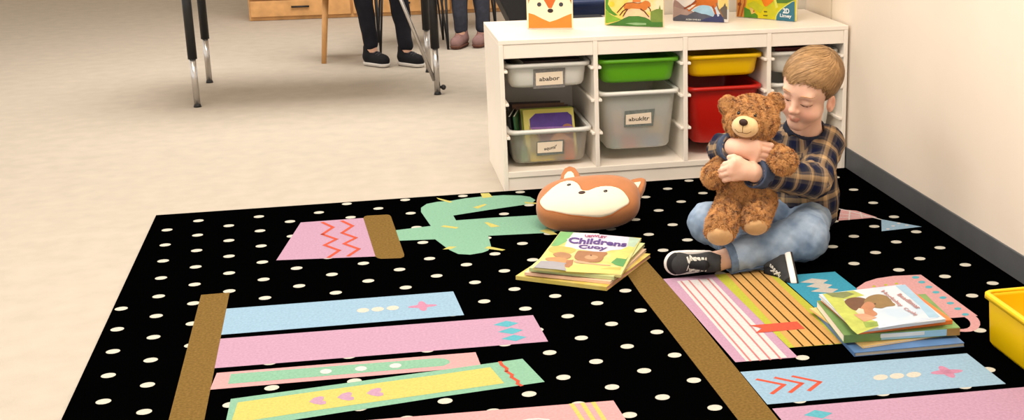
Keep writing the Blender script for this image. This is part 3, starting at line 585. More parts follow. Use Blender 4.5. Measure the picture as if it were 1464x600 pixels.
for tx, q in (('Hogloley', [(468, 68), (612, 178), (584, 196), (440, 84)]), ('Beadlimar', [(585, 92), (735, 190), (712, 212), (560, 104)]), ('Cooly', [(622, 192), (716, 240), (696, 262), (602, 210)])):
    lettering(TR_, .0075, tx, [(1170+x*.2, 400+y*.2) for x, y in q], INKR, bold=.02, shear=.1, z=.0018)

# --- books in the bottom left bin, toys in the clear bins
GB = 'picture books filed in the bottom left bin'
bx = (XS[0][0]+XS[0][1])/2
def leaned(label, x, y, w, h, t, z, rz, tilt, cover):
    a = math.radians(rz); ex = np.array([math.cos(a), math.sin(a), 0]); bk = np.array([-math.sin(a), math.cos(a), 0]); ey = np.array([0, 0, math.cos(tilt)])+bk*math.sin(tilt); ez = np.cross(ex, ey)
    return book_thing(label, GB, np.array([x, y, z])+ey*h/2-ez*t, ex, ey, w, h, t, cover)
fbk = leaned('purple fronted picture book with a yellow border in the bottom left bin', bx+.015, SY+.095, .172, .165, .008, .0875, 0, .42, mat('cover_lemon', (206, 194, 92), .4, .35))
art_local(fbk, .008, [([(-.066, -.07), (.078, -.07), (.078, .055), (.065, .068), (-.045, .068), (-.066, .05)], ink((88, 50, 150))), ([(-.066, -.07), (.078, -.07), (.078, .012), (-.066, .016)], ink((116, 60, 80))), ([(-.07, .03), (-.07, -.07), (-.02, -.07), (-.045, -.01)], ink((190, 170, 90))),
    ([(-.01, -.07), (.0, -.02), (.03, .004), (.078, -.03), (.078, -.07)], ink((222, 160, 120))), (el(.06, .01, .020, .018), ink((176, 120, 80))), (el(.018, .004, .010, .008), ink((226, 170, 130))), ([(-.066, .016), (.078, .012), (.078, .018), (-.066, .022)], ink((160, 110, 190)))])
for k, (cv, lab) in enumerate([((150, 160, 60), 'olive green picture book right behind the purple fronted one'), ((84, 60, 44), 'dark brown picture book third from the front in the bin'), ((120, 84, 62), 'mid brown picture book fourth from the front in the bin'), ((60, 50, 46), 'blackish picture book at the back of the bottom left bin')]):
    leaned(lab, bx+.012-.012*k, SY+.118+.024*k, .176, .165+.003*k, .008, .0875, -2*k, .42, mat('cover_filed_%d_%d_%d' % cv, cv, .45, .3, var=.15, scale=20))
for k, (cv, lab) in enumerate([((28, 30, 28), 'narrow black book standing sideways at the left of the bin'), ((40, 84, 50), 'narrow dark green book standing sideways beside the purple fronted one')]):
    leaned(lab, bx-.094+.016*k, SY+.16, .14, .145, .007, .0875, 76, .08, mat('cover_filed_%d_%d_%d' % cv, cv, .45, .3, var=.1, scale=20))
def block(label, lo, hi, m, cat='toy block', group='toys inside the clear bins'):
    lo = np.array(lo); hi = np.array(hi); q = MB(); c = (lo+hi)/2; c[2] = lo[2]; q.box(lo-c, hi-c, bev=.004); q.tube([[0, 0, hi[2]-lo[2]-.001], [0, 0, hi[2]-lo[2]+.004]], min(hi[0]-lo[0], hi[1]-lo[1])*.28, n=14); o = q.build('toy_block', m); o.location = c; return tag(o, label, cat, group)
bz = .0835
block('yellow toy block low in the bottom left bin', (bx-.065, SY+.057, bz), (bx+.020, SY+.082, bz+.030), mat('block_yellow', (240, 216, 60), .4, .4))
block('orange toy block at the right inside the bottom left bin', (bx+.050, SY+.057, bz), (bx+.085, SY+.080, bz+.062), mat('block_orange', (226, 120, 60), .4, .4))
block('pale green toy block at the left inside the bottom left bin', (bx-.095, SY+.060, bz), (bx-.072, SY+.082, bz+.05), mat('block_green', (120, 170, 130), .4, .4))
gx = (XS[1][0]+XS[1][1])/2; gz = .1095
block('red toy block at the bottom of the large frosted bin', (gx-.055, SY+.068, gz), (gx-.005, SY+.095, gz+.042), mat('block_red', (206, 60, 44), .4, .4))
block('blue toy block at the bottom right of the large frosted bin', (gx+.02, SY+.068, gz), (gx+.075, SY+.095, gz+.040), mat('block_blue', (70, 130, 200), .4, .4))
block('amber toy block high in the large frosted bin', (gx+.035, SY+.066, gz+.046), (gx+.080, SY+.095, gz+.095), mat('block_amber', (226, 176, 80), .4, .4))
q = MB(); q.ball((0, 0, 0), .021); o = q.build('toy_ball', mat('ball_peach', (232, 190, 150), .5, .3)); o.location = (gx-.066, SY+.078, gz+.105); tag(o, 'peach toy ball at the left inside the large frosted bin', 'toy ball')
block('pink toy block carrying the peach ball in the large frosted bin', (gx-.088, SY+.068, gz+.043), (gx-.044, SY+.090, gz+.079), mat('block_pink', (222, 150, 140), .4, .4))
block('teal toy block under the pink one in the large frosted bin', (gx-.092, SY+.066, gz), (gx-.060, SY+.094, gz+.038), mat('block_teal', (110, 170, 170), .4, .4))
for k, cv in enumerate([(30, 28, 28), (70, 52, 46)]):
    flat(['black book lying in the top left bin with the word card', 'dark brown book lying on top in the top left bin'][k], 'books lying in the top left bin', (bx-.012+.02*k, BY), 4*k, .19, .30, .3385+k*.0405, .040, mat('cover_lying_%d' % k, cv, .4, .4, var=.2, scale=30), 'bottom')
flat('dark red book lying in the plain white top right bin', None, ((XS[3][0]+XS[3][1])/2, BY), 0, .185, .28, .3445, .078, mat('cover_darkred', (96, 24, 24), .4, .4, var=.2, scale=30), 'bottom')

# --- yellow bin at the right edge with a book in it
yb = make_bin(.262, .42, .128, 'bright yellow bin on the rug against the right wall', M_YEL, group=None, loc=(1.353+.131, 2.628-.21, RZ), lip=.008, tap=.035, rs=.5)
bk = book_thing('yellow edged book leaning inside the yellow bin by the wall', None, (1.485, 2.42, .022), np.array([.5, .866, 0]), np.array([.30, -.173, .938]), .20, .135, .014, mat('cover_mustard', (232, 190, 50), .45, .3), 'left', pages=M_PAGE)
art_local(bk, .014, [([(-.09, -.06), (.09, -.06), (.09, .06), (-.09, .06)], ink((150, 152, 160)))])

# ------------------------------------------------------------------ fox cushion
def ray_hit(px, py, fn, t0, t1, n=400):
    d = ray(px, py); d /= np.linalg.norm(d); ts = np.linspace(t0, t1, n); P = CAMO+ts[:, None]*d; v = fn(P[:, 0], P[:, 1], P[:, 2]); k = np.argmax(v < 0)
    if v[k] >= 0: k = int(np.argmin(v))
    return P[k]
def poly_sd(X, Y, P):
    P = np.array(P); d = np.full(np.broadcast(X, Y).shape, 1e9, np.float32); s = np.zeros(d.shape, bool)
    for i in range(len(P)):
        a = P[i]; b2 = P[(i+1) % len(P)]; e = b2-a; wx = X-a[0]; wy = Y-a[1]; t = np.clip((wx*e[0]+wy*e[1])/(e@e), 0, 1); d = np.minimum(d, (wx-e[0]*t)**2+(wy-e[1]*t)**2)
        c1 = (a[1] <= Y) & (b2[1] > Y); c2 = (a[1] > Y) & (b2[1] <= Y); cr = e[0]*wy-e[1]*wx; s ^= (c1 & (cr > 0)) | (c2 & (cr < 0))
    d = np.sqrt(d); return np.where(s, -d, d)
FC = at_y(841, 290, 3.800); fx = np.array([math.cos(.16), -math.sin(.16), 0]); tc_ = CAMO-FC; tc_ /= np.linalg.norm(tc_)
FN_ = tc_*.62+np.array([0, 0, 1.25])-_r*.16; FN_ /= np.linalg.norm(FN_); fx = fx-FN_*(fx@FN_); fx /= np.linalg.norm(fx); fy = np.cross(FN_, fx); cr_, sr_ = math.cos(-.06), math.sin(-.06)
FX = fx*cr_+fy*sr_; FY = np.cross(FN_, FX); FR = np.stack([FX, FY, FN_], 1)
FA = (.155, .096, .060)
def fox_sd(x, y, z):
    q = [(x-FC[0])*FR[0, i]+(y-FC[1])*FR[1, i]+(z-FC[2])*FR[2, i] for i in range(3)]
    return ((np.abs(q[0]/FA[0])**2.9+np.abs(q[1]/FA[1])**2.8+np.abs(q[2]/FA[2])**2.5)**(1/2.7)-1)*.080
def floc(p): return FR.T@(np.asarray(p)-FC)
def fdecal(crop): return [floc(ray_hit(760+x*.1834, 230+y*.1834, fox_sd, 3.6, 4.7))[:2] for x, y in crop]
PATCH = fdecal([(62, 315), (100, 270), (170, 205), (235, 165), (300, 150), (345, 165), (378, 195), (390, 232), (440, 232), (500, 207), (570, 195), (640, 200), (700, 225), (742, 270), (770, 326), (730, 362), (645, 428), (580, 455), (520, 460), (400, 445), (270, 425), (130, 395), (95, 375), (70, 345)])
_P = [tuple(p_) for p_ in PATCH]; _i = 7; PATCH = [np.array(p_) for p_ in chaikin(_P, 2)]
flo, fhi = FC-.2, FC+.2; flo[2] = 0.001
fox = thing('fox_cushion', 'plush fox face cushion, orange with a cream face, on the rug', 'cushion', loc=(FC[0], FC[1], RZ)); FO = np.array([FC[0], FC[1], RZ])
M_FOX = mat('plush_orange', (180, 116, 70), .85, .1, var=.06, scale=30, sheen=.3, bump=.1, bscale=400); M_FOXC = mat('plush_cream', (240, 226, 198), .85, .1, var=.02, scale=30, sheen=.2, bump=.1, bscale=400); M_SEAM = mat('plush_seam', (176, 100, 52), .9, .1)
F = Field(flo, fhi, .0028); F.op(Fn(fox_sd, flo, fhi)); F.cut(lambda x, y, z: RZ-z+0*x+0*y); V, Q = F.mesh(); np_mesh('body', V-FO, Q, M_FOX, fox)
def patch_sd(x, y, z):
    q = [(x-FC[0])*FR[0, i]+(y-FC[1])*FR[1, i]+(z-FC[2])*FR[2, i] for i in range(3)]
    return np.maximum(np.maximum(fox_sd(x, y, z)-.0016, poly_sd(q[0], q[1], PATCH)), .0-q[2])
F = Field(flo, fhi, .0022); F.op(Fn(patch_sd, flo, fhi)); V, Q = F.mesh(); np_mesh('face_patch', V-FO, Q, M_FOXC, fox)
def on_fox(l2):   # local xy -> surface point
    for zz in np.linspace(.1, -.1, 400):
        p = FC+FR@np.array([l2[0], l2[1], zz])
        if fox_sd(*p) < -.001: return p
    return FC+FR@np.array([l2[0], l2[1], 0])
# piping round the cream patch
PS = np.array(PATCH); PS = np.concatenate([PS[i:i+1]*(1-t)+PS[(i+1) % len(PS):(i+1) % len(PS)+1]*t for i in range(len(PS)) for t in (0, .5)])
q = MB(); pts = [on_fox(p)+FN_*.0006-FO for p in PS]; q.tube(pts+[pts[0]], .0016, n=6); q.build('piping', M_SEAM, fox)
def fear(crop, name_in):
    zz = -.008; P = [floc(at_plane(760+x*.1834, 230+y*.1834, FC+FN_*zz, FN_))[:2] for x, y in crop]; c = np.mean(P, 0)
    def sd(x, y, z):
        q = [(x-FC[0])*FR[0, i]+(y-FC[1])*FR[1, i]+(z-FC[2])*FR[2, i] for i in range(3)]
        d = poly_sd(q[0], q[1], P)+.004; e = np.abs(q[2]-zz)-.006; return np.sqrt(np.maximum(d, 0)**2+np.maximum(e, 0)**2)+np.minimum(np.maximum(d, e), 0)-.006
    F = Field(flo, fhi+.05, .0028); F.op(Fn(sd, flo, fhi+.05)); V, Q = F.mesh(); return V, Q
LE = [(228, 165), (238, 118), (262, 78), (300, 62), (338, 72), (365, 108), (385, 150)]; RE = [(742, 182), (800, 160), (858, 150), (888, 162), (876, 215), (842, 285), (800, 310), (770, 250)]
for crop, inn in ((LE, [(250, 150), (258, 112), (282, 85), (308, 82), (326, 98), (335, 125), (320, 140)]), (RE, [(758, 186), (800, 170), (850, 162), (848, 175), (830, 210), (806, 246), (790, 225)])):
    V, Q = fear(crop, None); e = np_mesh('ear', V-FO, Q, M_FOX, fox)
    zz = .0052; P = [at_plane(760+x*.1834, 230+y*.1834, FC+FN_*zz, FN_)-FO for x, y in inn]; b2 = MB(); A = [p+FN_*.0012 for p in P]; k = len(P); b2.add(P+A, [[k+i for i in range(k)], list(range(k))[::-1]]+[[i, (i+1) % k, k+(i+1) % k, k+i] for i in range(k)]); b2.build('inner_ear', M_FOXC, e)
M_EYE = mat('bead_black', (20, 14, 14), .15, .6); M_NOSE = mat('nose_brown', (70, 48, 42), .6, .3)
for x, y in ((293, 190), (575, 238)):
    p = on_fox(fdecal([(x, y)])[0]); q = MB(); q.ball(p-FO, (.0080, .0080, .0042), R=FR); q.build('eye', M_EYE, fox)
p = on_fox(fdecal([(393, 250)])[0]); q = MB(); q.ball(p-FO, (.0120, .0080, .0055), R=FR); q.build('nose', M_NOSE, fox)
# ------------------------------------------------------------------ fur
def nz(P, s, seed, n=6):   # smooth pseudo noise from random waves
    r = np.random.default_rng(seed); o = np.zeros(len(P))
    for _ in range(n):
        k = r.normal(size=3); k /= np.linalg.norm(k); o += np.sin(P@k*(2*math.pi/s)*r.uniform(.7, 1.5)+r.uniform(0, 6.28))
    return o/math.sqrt(n)
def fur_mesh(name, V, Q, mats, parent, count, L, w, down=(0, 0, -.35), seed=1, lift=.55, keep=None, clump=.02):
    """closed skin plus many short curved tufts, one mesh"""
    r = np.random.default_rng(seed); N = vnormals(V, Q); a, b, c, d = (V[Q[:, i]] for i in range(4)); ar = np.linalg.norm(np.cross(c-a, d-b), axis=1)/2
    f = r.choice(len(Q), count, p=ar/ar.sum()); u, v = r.random((2, count, 1)); P = (a[f]*(1-u)+b[f]*u)*(1-v)+(d[f]*(1-u)+c[f]*u)*v; n = N[Q[f]].mean(1); n /= np.linalg.norm(n, axis=1, keepdims=True)
    if keep is not None: k = keep(P); P, n = P[k], n[k]
    m = len(P); g = np.stack([nz(P, clump, seed*10+i) for i in range(3)], 1)*.75+np.array(down)+r.normal(size=(m, 3))*.28; g -= n*(g*n).sum(1, keepdims=True)
    D = n*lift+g*.75; D /= np.linalg.norm(D, axis=1, keepdims=True); ll = L*r.uniform(.7, 1.25, (m, 1)); s = np.cross(n, D); s /= np.maximum(np.linalg.norm(s, axis=1, keepdims=True), 1e-6)
    bend = g*.35-n*.30; p0 = P-n*.0012; p1 = P+D*ll*.55; p2 = P+D*ll+bend*ll*.45; W = w*r.uniform(.7, 1.3, (m, 1))
    T = np.stack([p0-s*W/2, p0+s*W/2, p1+s*W*.42, p1-s*W*.42, p2+s*W*.08, p2-s*W*.08], 1).reshape(-1, 3); base = len(V)+np.arange(m)[:, None]*6
    q1 = np.stack([base[:, 0]+i for i in (0, 1, 2, 3)], 1); q2 = np.stack([base[:, 0]+i for i in (3, 2, 4, 5)], 1)
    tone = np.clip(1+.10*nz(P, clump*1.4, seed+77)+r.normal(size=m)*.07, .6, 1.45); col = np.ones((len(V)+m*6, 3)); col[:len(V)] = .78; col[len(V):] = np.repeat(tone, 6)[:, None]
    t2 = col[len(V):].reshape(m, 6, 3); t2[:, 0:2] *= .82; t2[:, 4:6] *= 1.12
    return np_mesh(name, np.concatenate([V, T]), np.concatenate([Q, q1, q2]), mats, parent, True, col)
def tint_mat(name, rgb, rough=.8, spec=.15, sheen=0.0, sss=0.0, bump=0.0, bscale=300):
    m = mat(name, rgb, rough, spec, sheen=sheen, sss=sss, bump=bump, bscale=bscale); nt = m.node_tree; a = nt.nodes.new('ShaderNodeAttribute'); a.attribute_name = 'tint'; x = nt.nodes.new('ShaderNodeMix'); x.data_type = 'RGBA'; x.blend_type = 'MULTIPLY'; x.inputs[0].default_value = 1
    x.inputs[6].default_value = (*lin(rgb), 1); nt.links.new(a.outputs['Color'], x.inputs[7]); nt.links.new(x.outputs[2], nt.nodes['Principled BSDF'].inputs['Base Color']); return m
# ------------------------------------------------------------------ teddy bear
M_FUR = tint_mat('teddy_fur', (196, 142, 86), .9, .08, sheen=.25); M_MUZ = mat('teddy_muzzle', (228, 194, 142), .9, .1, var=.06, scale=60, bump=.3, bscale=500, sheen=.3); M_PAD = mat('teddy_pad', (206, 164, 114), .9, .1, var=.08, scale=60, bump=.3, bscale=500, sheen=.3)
BO = np.array([1.004, 3.33, .13]); bear = thing('teddy_bear', 'golden brown teddy bear with cream muzzle hugged on the lap', 'teddy bear', loc=tuple(BO))
def blob(prims, h=.0032, k=.02):
    lo = np.min([p.lo for p in prims], 0)-.02; hi = np.max([p.hi for p in prims], 0)+.02; F = Field(lo, hi, h)
    for p in prims: F.op(p, k)
    return F.mesh()
HC = at_y(1075, 169, 3.315)
bcam = CAMO-HC; bcam /= np.linalg.norm(bcam)
bf = np.array([-.50, -.85, .06]); BRot = rot_xyz(bf, (0.10, 0, 1)); BL = np.stack([BRot[:, 1], -BRot[:, 0], BRot[:, 2]], 1)   # local x: its left, y: back, z: up
def bl(x, y, z): return HC+BL@np.array([x, y, z])
V, Q = blob([Ell(bl(0, 0, .004), (.068, .064, .055), BL), Ell(bl(0, -.02, -.014), (.061, .052, .043), BL)], k=.03)
HD = [(bl(0, -.060, -.012)-BO, .0345), (bl(-.0215, -.062, .0185)-BO, .0085), (bl(.0215, -.062, .0185)-BO, .0085)]
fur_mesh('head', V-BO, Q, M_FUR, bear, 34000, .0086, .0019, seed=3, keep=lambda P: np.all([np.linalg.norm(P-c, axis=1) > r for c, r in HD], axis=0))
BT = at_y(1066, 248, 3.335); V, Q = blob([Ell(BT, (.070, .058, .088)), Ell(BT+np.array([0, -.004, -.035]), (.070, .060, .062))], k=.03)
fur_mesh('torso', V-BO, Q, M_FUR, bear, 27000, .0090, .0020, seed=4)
for s, (px, py, Y, r) in enumerate([(1041, 151, 3.315, .0235), (1108, 147, 3.35, .0245)]):
    c = at_y(px, py, Y); V, Q = blob([Ell(c, (r, .014, r*1.02), BL)]); e = fur_mesh('ear', V-BO, Q, M_FUR, bear, 4200, .0068, .0022, seed=5+s)
V, Q = blob([Ell(bl(0, -.064, -.012), (.0365, .032, .0285), BL)], .0024); np_mesh('muzzle', V-BO, Q, M_MUZ, bear)
q = MB(); q.ball(bl(0, -.0945, .003)-BO, (.0118, .007, .0092), R=BL); q.build('nose', mat('teddy_nose', (58, 32, 22), .55, .35), bear)
q = MB(); q.tube([bl(0, -.0955, -.002)-BO, bl(0, -.0965, -.012)-BO, bl(0, -.0925, -.0245)-BO], .0009, n=6)
mq = [(x, z) for x, z in ((-.022, -.019), (-.012, -.0255), (0, -.0245), (.012, -.0255), (.022, -.019))]; q.tube([bl(x, -.064-.032*math.sqrt(max(0, 1-(x/.0365)**2-((z+.012)/.0285)**2))-.0002, z)-BO for x, z in mq], .0009, n=6); q.build('mouth_stitching', mat('stitch_brown', (120, 78, 48), .8, .1), bear)
for x in (-.0215, .0215): q = MB(); q.ball(bl(x, -.0605, .0185)-BO, .0062, R=BL); q.build('eye', M_EYE, bear)
# limbs
legs = [((1046, 288, 3.325), (1030, 326, 3.235), (1027, 334, 3.222), .038, .040), ((1090, 287, 3.325), (1080, 314, 3.235), (1079, 323, 3.220), .037, .036)]
for s, (a, b2, pc, r0, r1) in enumerate(legs):
    A, B = at_y(*a), at_y(*b2); V, Q = blob([Cap(A, B, r0, r1)]); pn = (CAMO-B)/np.linalg.norm(CAMO-B); pn = pn+np.array([-.05+.1*s, 0, -1.0]); pn /= np.linalg.norm(pn); PC = B+pn*(r1*.83)
    keep = lambda P, B=B-BO, pn=pn, r1=r1: ~(((P-B)@pn > r1*.62))
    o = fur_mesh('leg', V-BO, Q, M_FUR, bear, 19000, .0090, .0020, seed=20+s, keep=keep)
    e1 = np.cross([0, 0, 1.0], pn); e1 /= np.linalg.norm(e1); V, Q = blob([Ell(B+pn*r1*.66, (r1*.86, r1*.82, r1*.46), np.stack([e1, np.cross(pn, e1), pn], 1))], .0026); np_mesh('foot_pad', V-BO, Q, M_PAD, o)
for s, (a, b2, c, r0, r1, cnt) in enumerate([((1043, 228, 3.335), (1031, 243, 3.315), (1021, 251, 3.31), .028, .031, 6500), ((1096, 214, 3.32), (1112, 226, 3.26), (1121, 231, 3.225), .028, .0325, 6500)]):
    V, Q = blob([Cap(at_y(*a), at_y(*b2), r0*.85, r0), Cap(at_y(*b2), at_y(*c), r0, r1)], k=.015); fur_mesh('arm', V-BO, Q, M_FUR, bear, int(cnt*2.6), .0090, .0020, seed=30+s)

# ------------------------------------------------------------------ boy
PO = np.array([1.235, 3.56, RZ]); boy = thing('person', 'boy in a checked shirt sitting cross-legged on the rug hugging a teddy bear', 'person', loc=tuple(PO))
HEAD = at_y(1158, 126.5, 3.475); HS = 0.925
ya, pi_, ro = .34+.50, .25, .25
hf = np.array([-math.sin(ya)*math.cos(pi_), -math.cos(ya)*math.cos(pi_), -math.sin(pi_)]); hs = np.array([math.cos(ya), -math.sin(ya), 0]); hu = np.cross(hs, -hf); hu /= np.linalg.norm(hu)
if hu[2] < 0: hu = -hu
hs2 = hs*math.cos(ro)-hu*math.sin(ro); hu2 = hs*math.sin(ro)+hu*math.cos(ro); HR = np.stack([hs2, -hf, hu2], 1)
def hl(x, y, z): return HEAD+HR@(np.array([x, y, z])*HS)
def hE(c, r): return Ell(hl(*c), np.array(r)*HS, HR)
def hC(a, b2, ra, rb=None): return Cap(hl(*a), hl(*b2), ra*HS, (ra if rb is None else rb)*HS)
NB = np.array([1.245, 3.555, .300]); PE = np.array([1.240, 3.565, .115]); CHs = np.array([1.240, 3.57, .235])
ShL, ElL, WrL = at_y(1178, 207, 3.545), at_y(1163, 258, 3.41), at_y(1079, 247, 3.258)
ShR, ElR, WrR = at_y(1106, 207, 3.60), at_y(1036, 215, 3.405), at_y(1049, 210, 3.290)
HpL, KnL, AnL = np.array([1.250, 3.50, .066]), at_y(1150, 338, 3.300), at_y(1024, 373.5, 3.268)
HpR, KnR, AnR = np.array([1.20, 3.54, .070]), at_y(1013, 318, 3.455), at_y(1116, 384, 3.255)
KnL[2] = max(KnL[2], .072); print('knee', KnL, KnR, AnL, AnR)
F = Field((.80, 3.04, .004), (1.44, 3.74, .640), .0024)
for p, k in [(hE((0, .012, .043), (.078, .097, .074)), 0), (hE((0, -.026, .028), (.066, .066, .056)), .02), (hE((0, -.030, -.030), (.057, .060, .078)), .02), (hC((-.034, -.018, -.054), (-.010, -.062, -.090), .022, .017), .02), (hC((.034, -.018, -.054), (.010, -.062, -.090), .022, .017), .02),
             (hE((0, -.060, -.092), (.019, .016, .015)), .018), (hE((-.036, -.056, -.043), (.029, .028, .029)), .014), (hE((.036, -.056, -.043), (.029, .028, .029)), .014), (hC((-.038, -.080, .020), (.038, -.080, .020), .010), .016)]: F.op(p, k)
for x in (-.031, .031): F.op(hE((x, -.0985, .000), (.020, .013, .011)), .012, 's')
for p, k in [(hC((0, -.086, .006), (0, -.103, -.028), .0060, .0090), .014), (hE((0, -.1025, -.031), (.0092, .009, .008)), .008), (hE((-.0105, -.093, -.034), (.007, .009, .006)), .006), (hE((.0105, -.093, -.034), (.007, .009, .006)), .006),
             (hE((-.031, -.0775, -.001), (.0155, .0115, .0105)), .006), (hE((.031, -.0775, -.001), (.0155, .0115, .0105)), .006),
             (hC((-.017, -.0838, -.0625), (0, -.0888, -.0605), .0022, .0032), .004), (hC((.017, -.0838, -.0625), (0, -.0888, -.0605), .0022, .0032), .004), (hC((-.009, -.0848, -.0688), (.009, -.0848, -.0688), .0040), .006)]: F.op(p, k)
F.op(hC((-.019, -.0915, -.0655), (0, -.0985, -.0660), .0016), .002, 's'); F.op(hC((.019, -.0915, -.0655), (0, -.0985, -.0660), .0016), .002, 's')
for x in (-.031, .031): F.op(hC((x-.014, -.0915, -.0065), (x, -.0945, -.0100), .0016), .002, 's'); F.op(hC((x+.014, -.0915, -.0065), (x, -.0945, -.0100), .0016), .002, 's')
for sx in (-1, 1):
    er = rot_xyz(np.array([.25*sx, -.25, 0])+np.array([sx*1.0, 0, 0]), (0, -.12, 1)); ER = HR@er
    F.op(Ell(hl(sx*.0735, .004, -.027), (.0072, .017, .028), ER), .006); F.op(Ell(hl(sx*.0805, .001, -.024), (.006, .0105, .018), ER), .004, 's'); F.op(Ell(hl(sx*.0735, -.006, -.031), (.006, .006, .008), ER), .006)
F.op(Cap(hl(0, .020, -.065), NB, .037, .043), .02)
for p, k in [(Cap(PE, CHs, .075, .072), .02), (Cap(CHs, NB, .06, .045), .03), (Cap(ShL, ShR, .034), .02), (Cap(ShL, ElL, .032, .028), .01), (Cap(ElL, WrL, .028, .0225), .008), (Cap(ShR, ElR, .032, .028), .01), (Cap(ElR, WrR, .028, .0225), .008),
             (Cap(HpL, HpR, .048), .02), (Cap(HpL, KnL, .044, .042), .02), (Cap(KnL, AnL, .042, .026), .015), (Cap(AnL, AnL+np.array([-.022, .012, -.0]), .025, .022), .01), (Cap(HpR, KnR, .046, .042), .02), (Cap(KnR, AnR, .040, .026), .015), (Cap(AnR, AnR+np.array([0, -.012, 0]), .024, .02), .01)]: F.op(p, k)
# right hand: lies across the bear's chest, back of the hand to the viewer, fingers curl round its arm
def hand(wr, mcs, pips, dips, tips, th, rr=.0084):
    mc = np.mean(mcs, 0); ax = mc-wr
    F.op(Cap(wr, wr+ax*.35, .0225, .021), .008)
    for i, m in enumerate(mcs): F.op(Cap(wr+ax*.30+(m-mc)*.45, m, .0135, .0105), .010)
    for m, p, d, t in zip(mcs, pips, dips, tips):
        F.op(Cap(m, p, rr*1.02, rr*.95), .0018); F.op(Cap(p, d, rr, rr*.92), .002); F.op(Cap(d, t, rr*.92, rr*.80), .002)
    for a, b2, ra, rb, k in zip(th[:-1], th[1:], (.0125, .0105, .0090), (.0105, .0090, .0078), (.008, .004, .003)): F.op(Cap(a, b2, ra, rb), k)
A = lambda *q: at_y(*q)
WR2 = A(1057, 211, 3.270)
F.op(Cap(WrR, WR2, .0235, .0225), .01)
hand(WR2, [A(1082, 204, 3.252), A(1084, 211.5, 3.249), A(1082.5, 219, 3.251), A(1078.5, 226, 3.255)], [A(1102, 208, 3.258), A(1103.5, 216, 3.255), A(1102, 223.5, 3.256), A(1097, 230, 3.258)],
     [A(1105, 210.5, 3.276), A(1106.5, 219, 3.274), A(1104.5, 226, 3.272), A(1099, 232, 3.272)], [A(1100, 211, 3.285), A(1101, 219, 3.284), A(1099, 226, 3.283), A(1094, 232, 3.282)], [A(1062, 206, 3.278), A(1074, 201, 3.268), A(1084, 199.5, 3.266), A(1092, 201, 3.270)])
WL2 = A(1074, 245, 3.245)
F.op(Cap(WrL, WL2, .0235, .0225), .01)
hand(WL2, [A(1050, 231, 3.232), A(1046, 238, 3.231), A(1045.5, 246, 3.232), A(1049, 253.5, 3.236)], [A(1037, 235, 3.252), A(1033, 242.5, 3.252), A(1033.5, 249, 3.252), A(1038, 256, 3.252)],
     [A(1034, 238, 3.276), A(1030.5, 244.5, 3.276), A(1031.5, 251, 3.274), A(1036, 257, 3.272)], [A(1036, 239, 3.292), A(1033, 245, 3.292), A(1034, 251, 3.290), A(1038, 257, 3.286)], [A(1066, 237, 3.242), A(1056, 229, 3.240), A(1049, 225, 3.244), A(1043, 225, 3.252)])
F.cut(lambda x, y, z: RZ+.004-z+0*x+0*y)
V, Q = F.mesh()
# keep the single connected piece (drops stray specks); tint: lips, cheeks, ears, knuckles
def main_piece(V, Q):
    lab = np.arange(len(V))
    for _ in range(400):
        m = lab[Q].min(1); new = lab.copy(); np.minimum.at(new, Q.ravel(), np.repeat(m, 4)); new = new[new]
        if (new == lab).all(): break
        lab = new
    u, c = np.unique(lab, return_counts=True); k = lab == u[np.argmax(c)]; idx = np.cumsum(k)-1; return V[k], idx[Q[k[Q].all(1)]]
V, Q = main_piece(V, Q)
hlv = (V-HEAD)@HR/HS; tint = np.ones((len(V), 3))
def bl_(c, r, col, pw=1.0, s=1.0):
    d = np.sqrt((((hlv-np.array(c))/np.array(r))**2).sum(1)); w = np.clip(1-d, 0, 1)**pw*s; tint[:] = tint*(1-w[:, None])+np.array(col)*w[:, None]
for sx in (-1, 1): bl_((sx*.040, -.078, -.040), (.034, .045, .032), (1.02, .72, .68), 1.0, .6); bl_((sx*.084, .004, -.022), (.03, .03, .04), (1.02, .70, .62), 1.0, .7)
bl_((0, -.104, -.030), (.018, .02, .018), (1.02, .80, .76), 1, .7)
dl = np.minimum(hC((-.017, -.0855, -.0625), (.017, -.0855, -.0628), .0050)(*V.T), hC((-.010, -.0865, -.0688), (.010, -.0865, -.0688), .0058)(*V.T)); w = np.clip(-dl/.003+.5, 0, 1)[:, None]*(hlv[:, 1:2] < -.083); w = w*.7; tint = tint*(1-w)+np.array([.80, .44, .42])*w
M_SKIN = tint_mat('skin', (238, 192, 166), .5, .3, sss=.12)
np_mesh('body', V-PO, Q, M_SKIN, boy, color=tint)
# lashes and brows
M_LASH = mat('lash_brown', (84, 54, 42), .7, .1); M_BROW = mat('brow_brown', (196, 148, 110), .8, .1)
def on_head(x, z, off=.0014):
    ys = np.linspace(-.13, -.02, 300); P = np.array([hl(x, y, z) for y in ys]); i0 = ((P-F.lo)/F.h).astype(int); v = F.D[i0[:, 0], i0[:, 1], i0[:, 2]]; k = np.argmax(v < 0); return hl(x, ys[max(k-1, 0)]-off, z)
for x in (-.031, .031):
    q = MB(); q.tube([on_head(x+dx, -.0078-.0042*(1-(dx/.0155)**2))-PO for dx in np.linspace(-.0155, .0155, 9)], [.0010, .0016, .0020, .0022, .0022, .0022, .0020, .0016, .0010], n=6); q.build('eyelash', M_LASH, boy)
    q = MB(); sg = math.copysign(1, x); q.tube([on_head(x+sg*dx, .0215+.0035*(1-((dx-.004)/.02)**2))-PO for dx in np.linspace(-.016, .022, 9)], [.0010, .0026, .0030, .0030, .0030, .0028, .0024, .0018, .0008], n=8, flat=.7); q.build('eyebrow', M_BROW, boy)
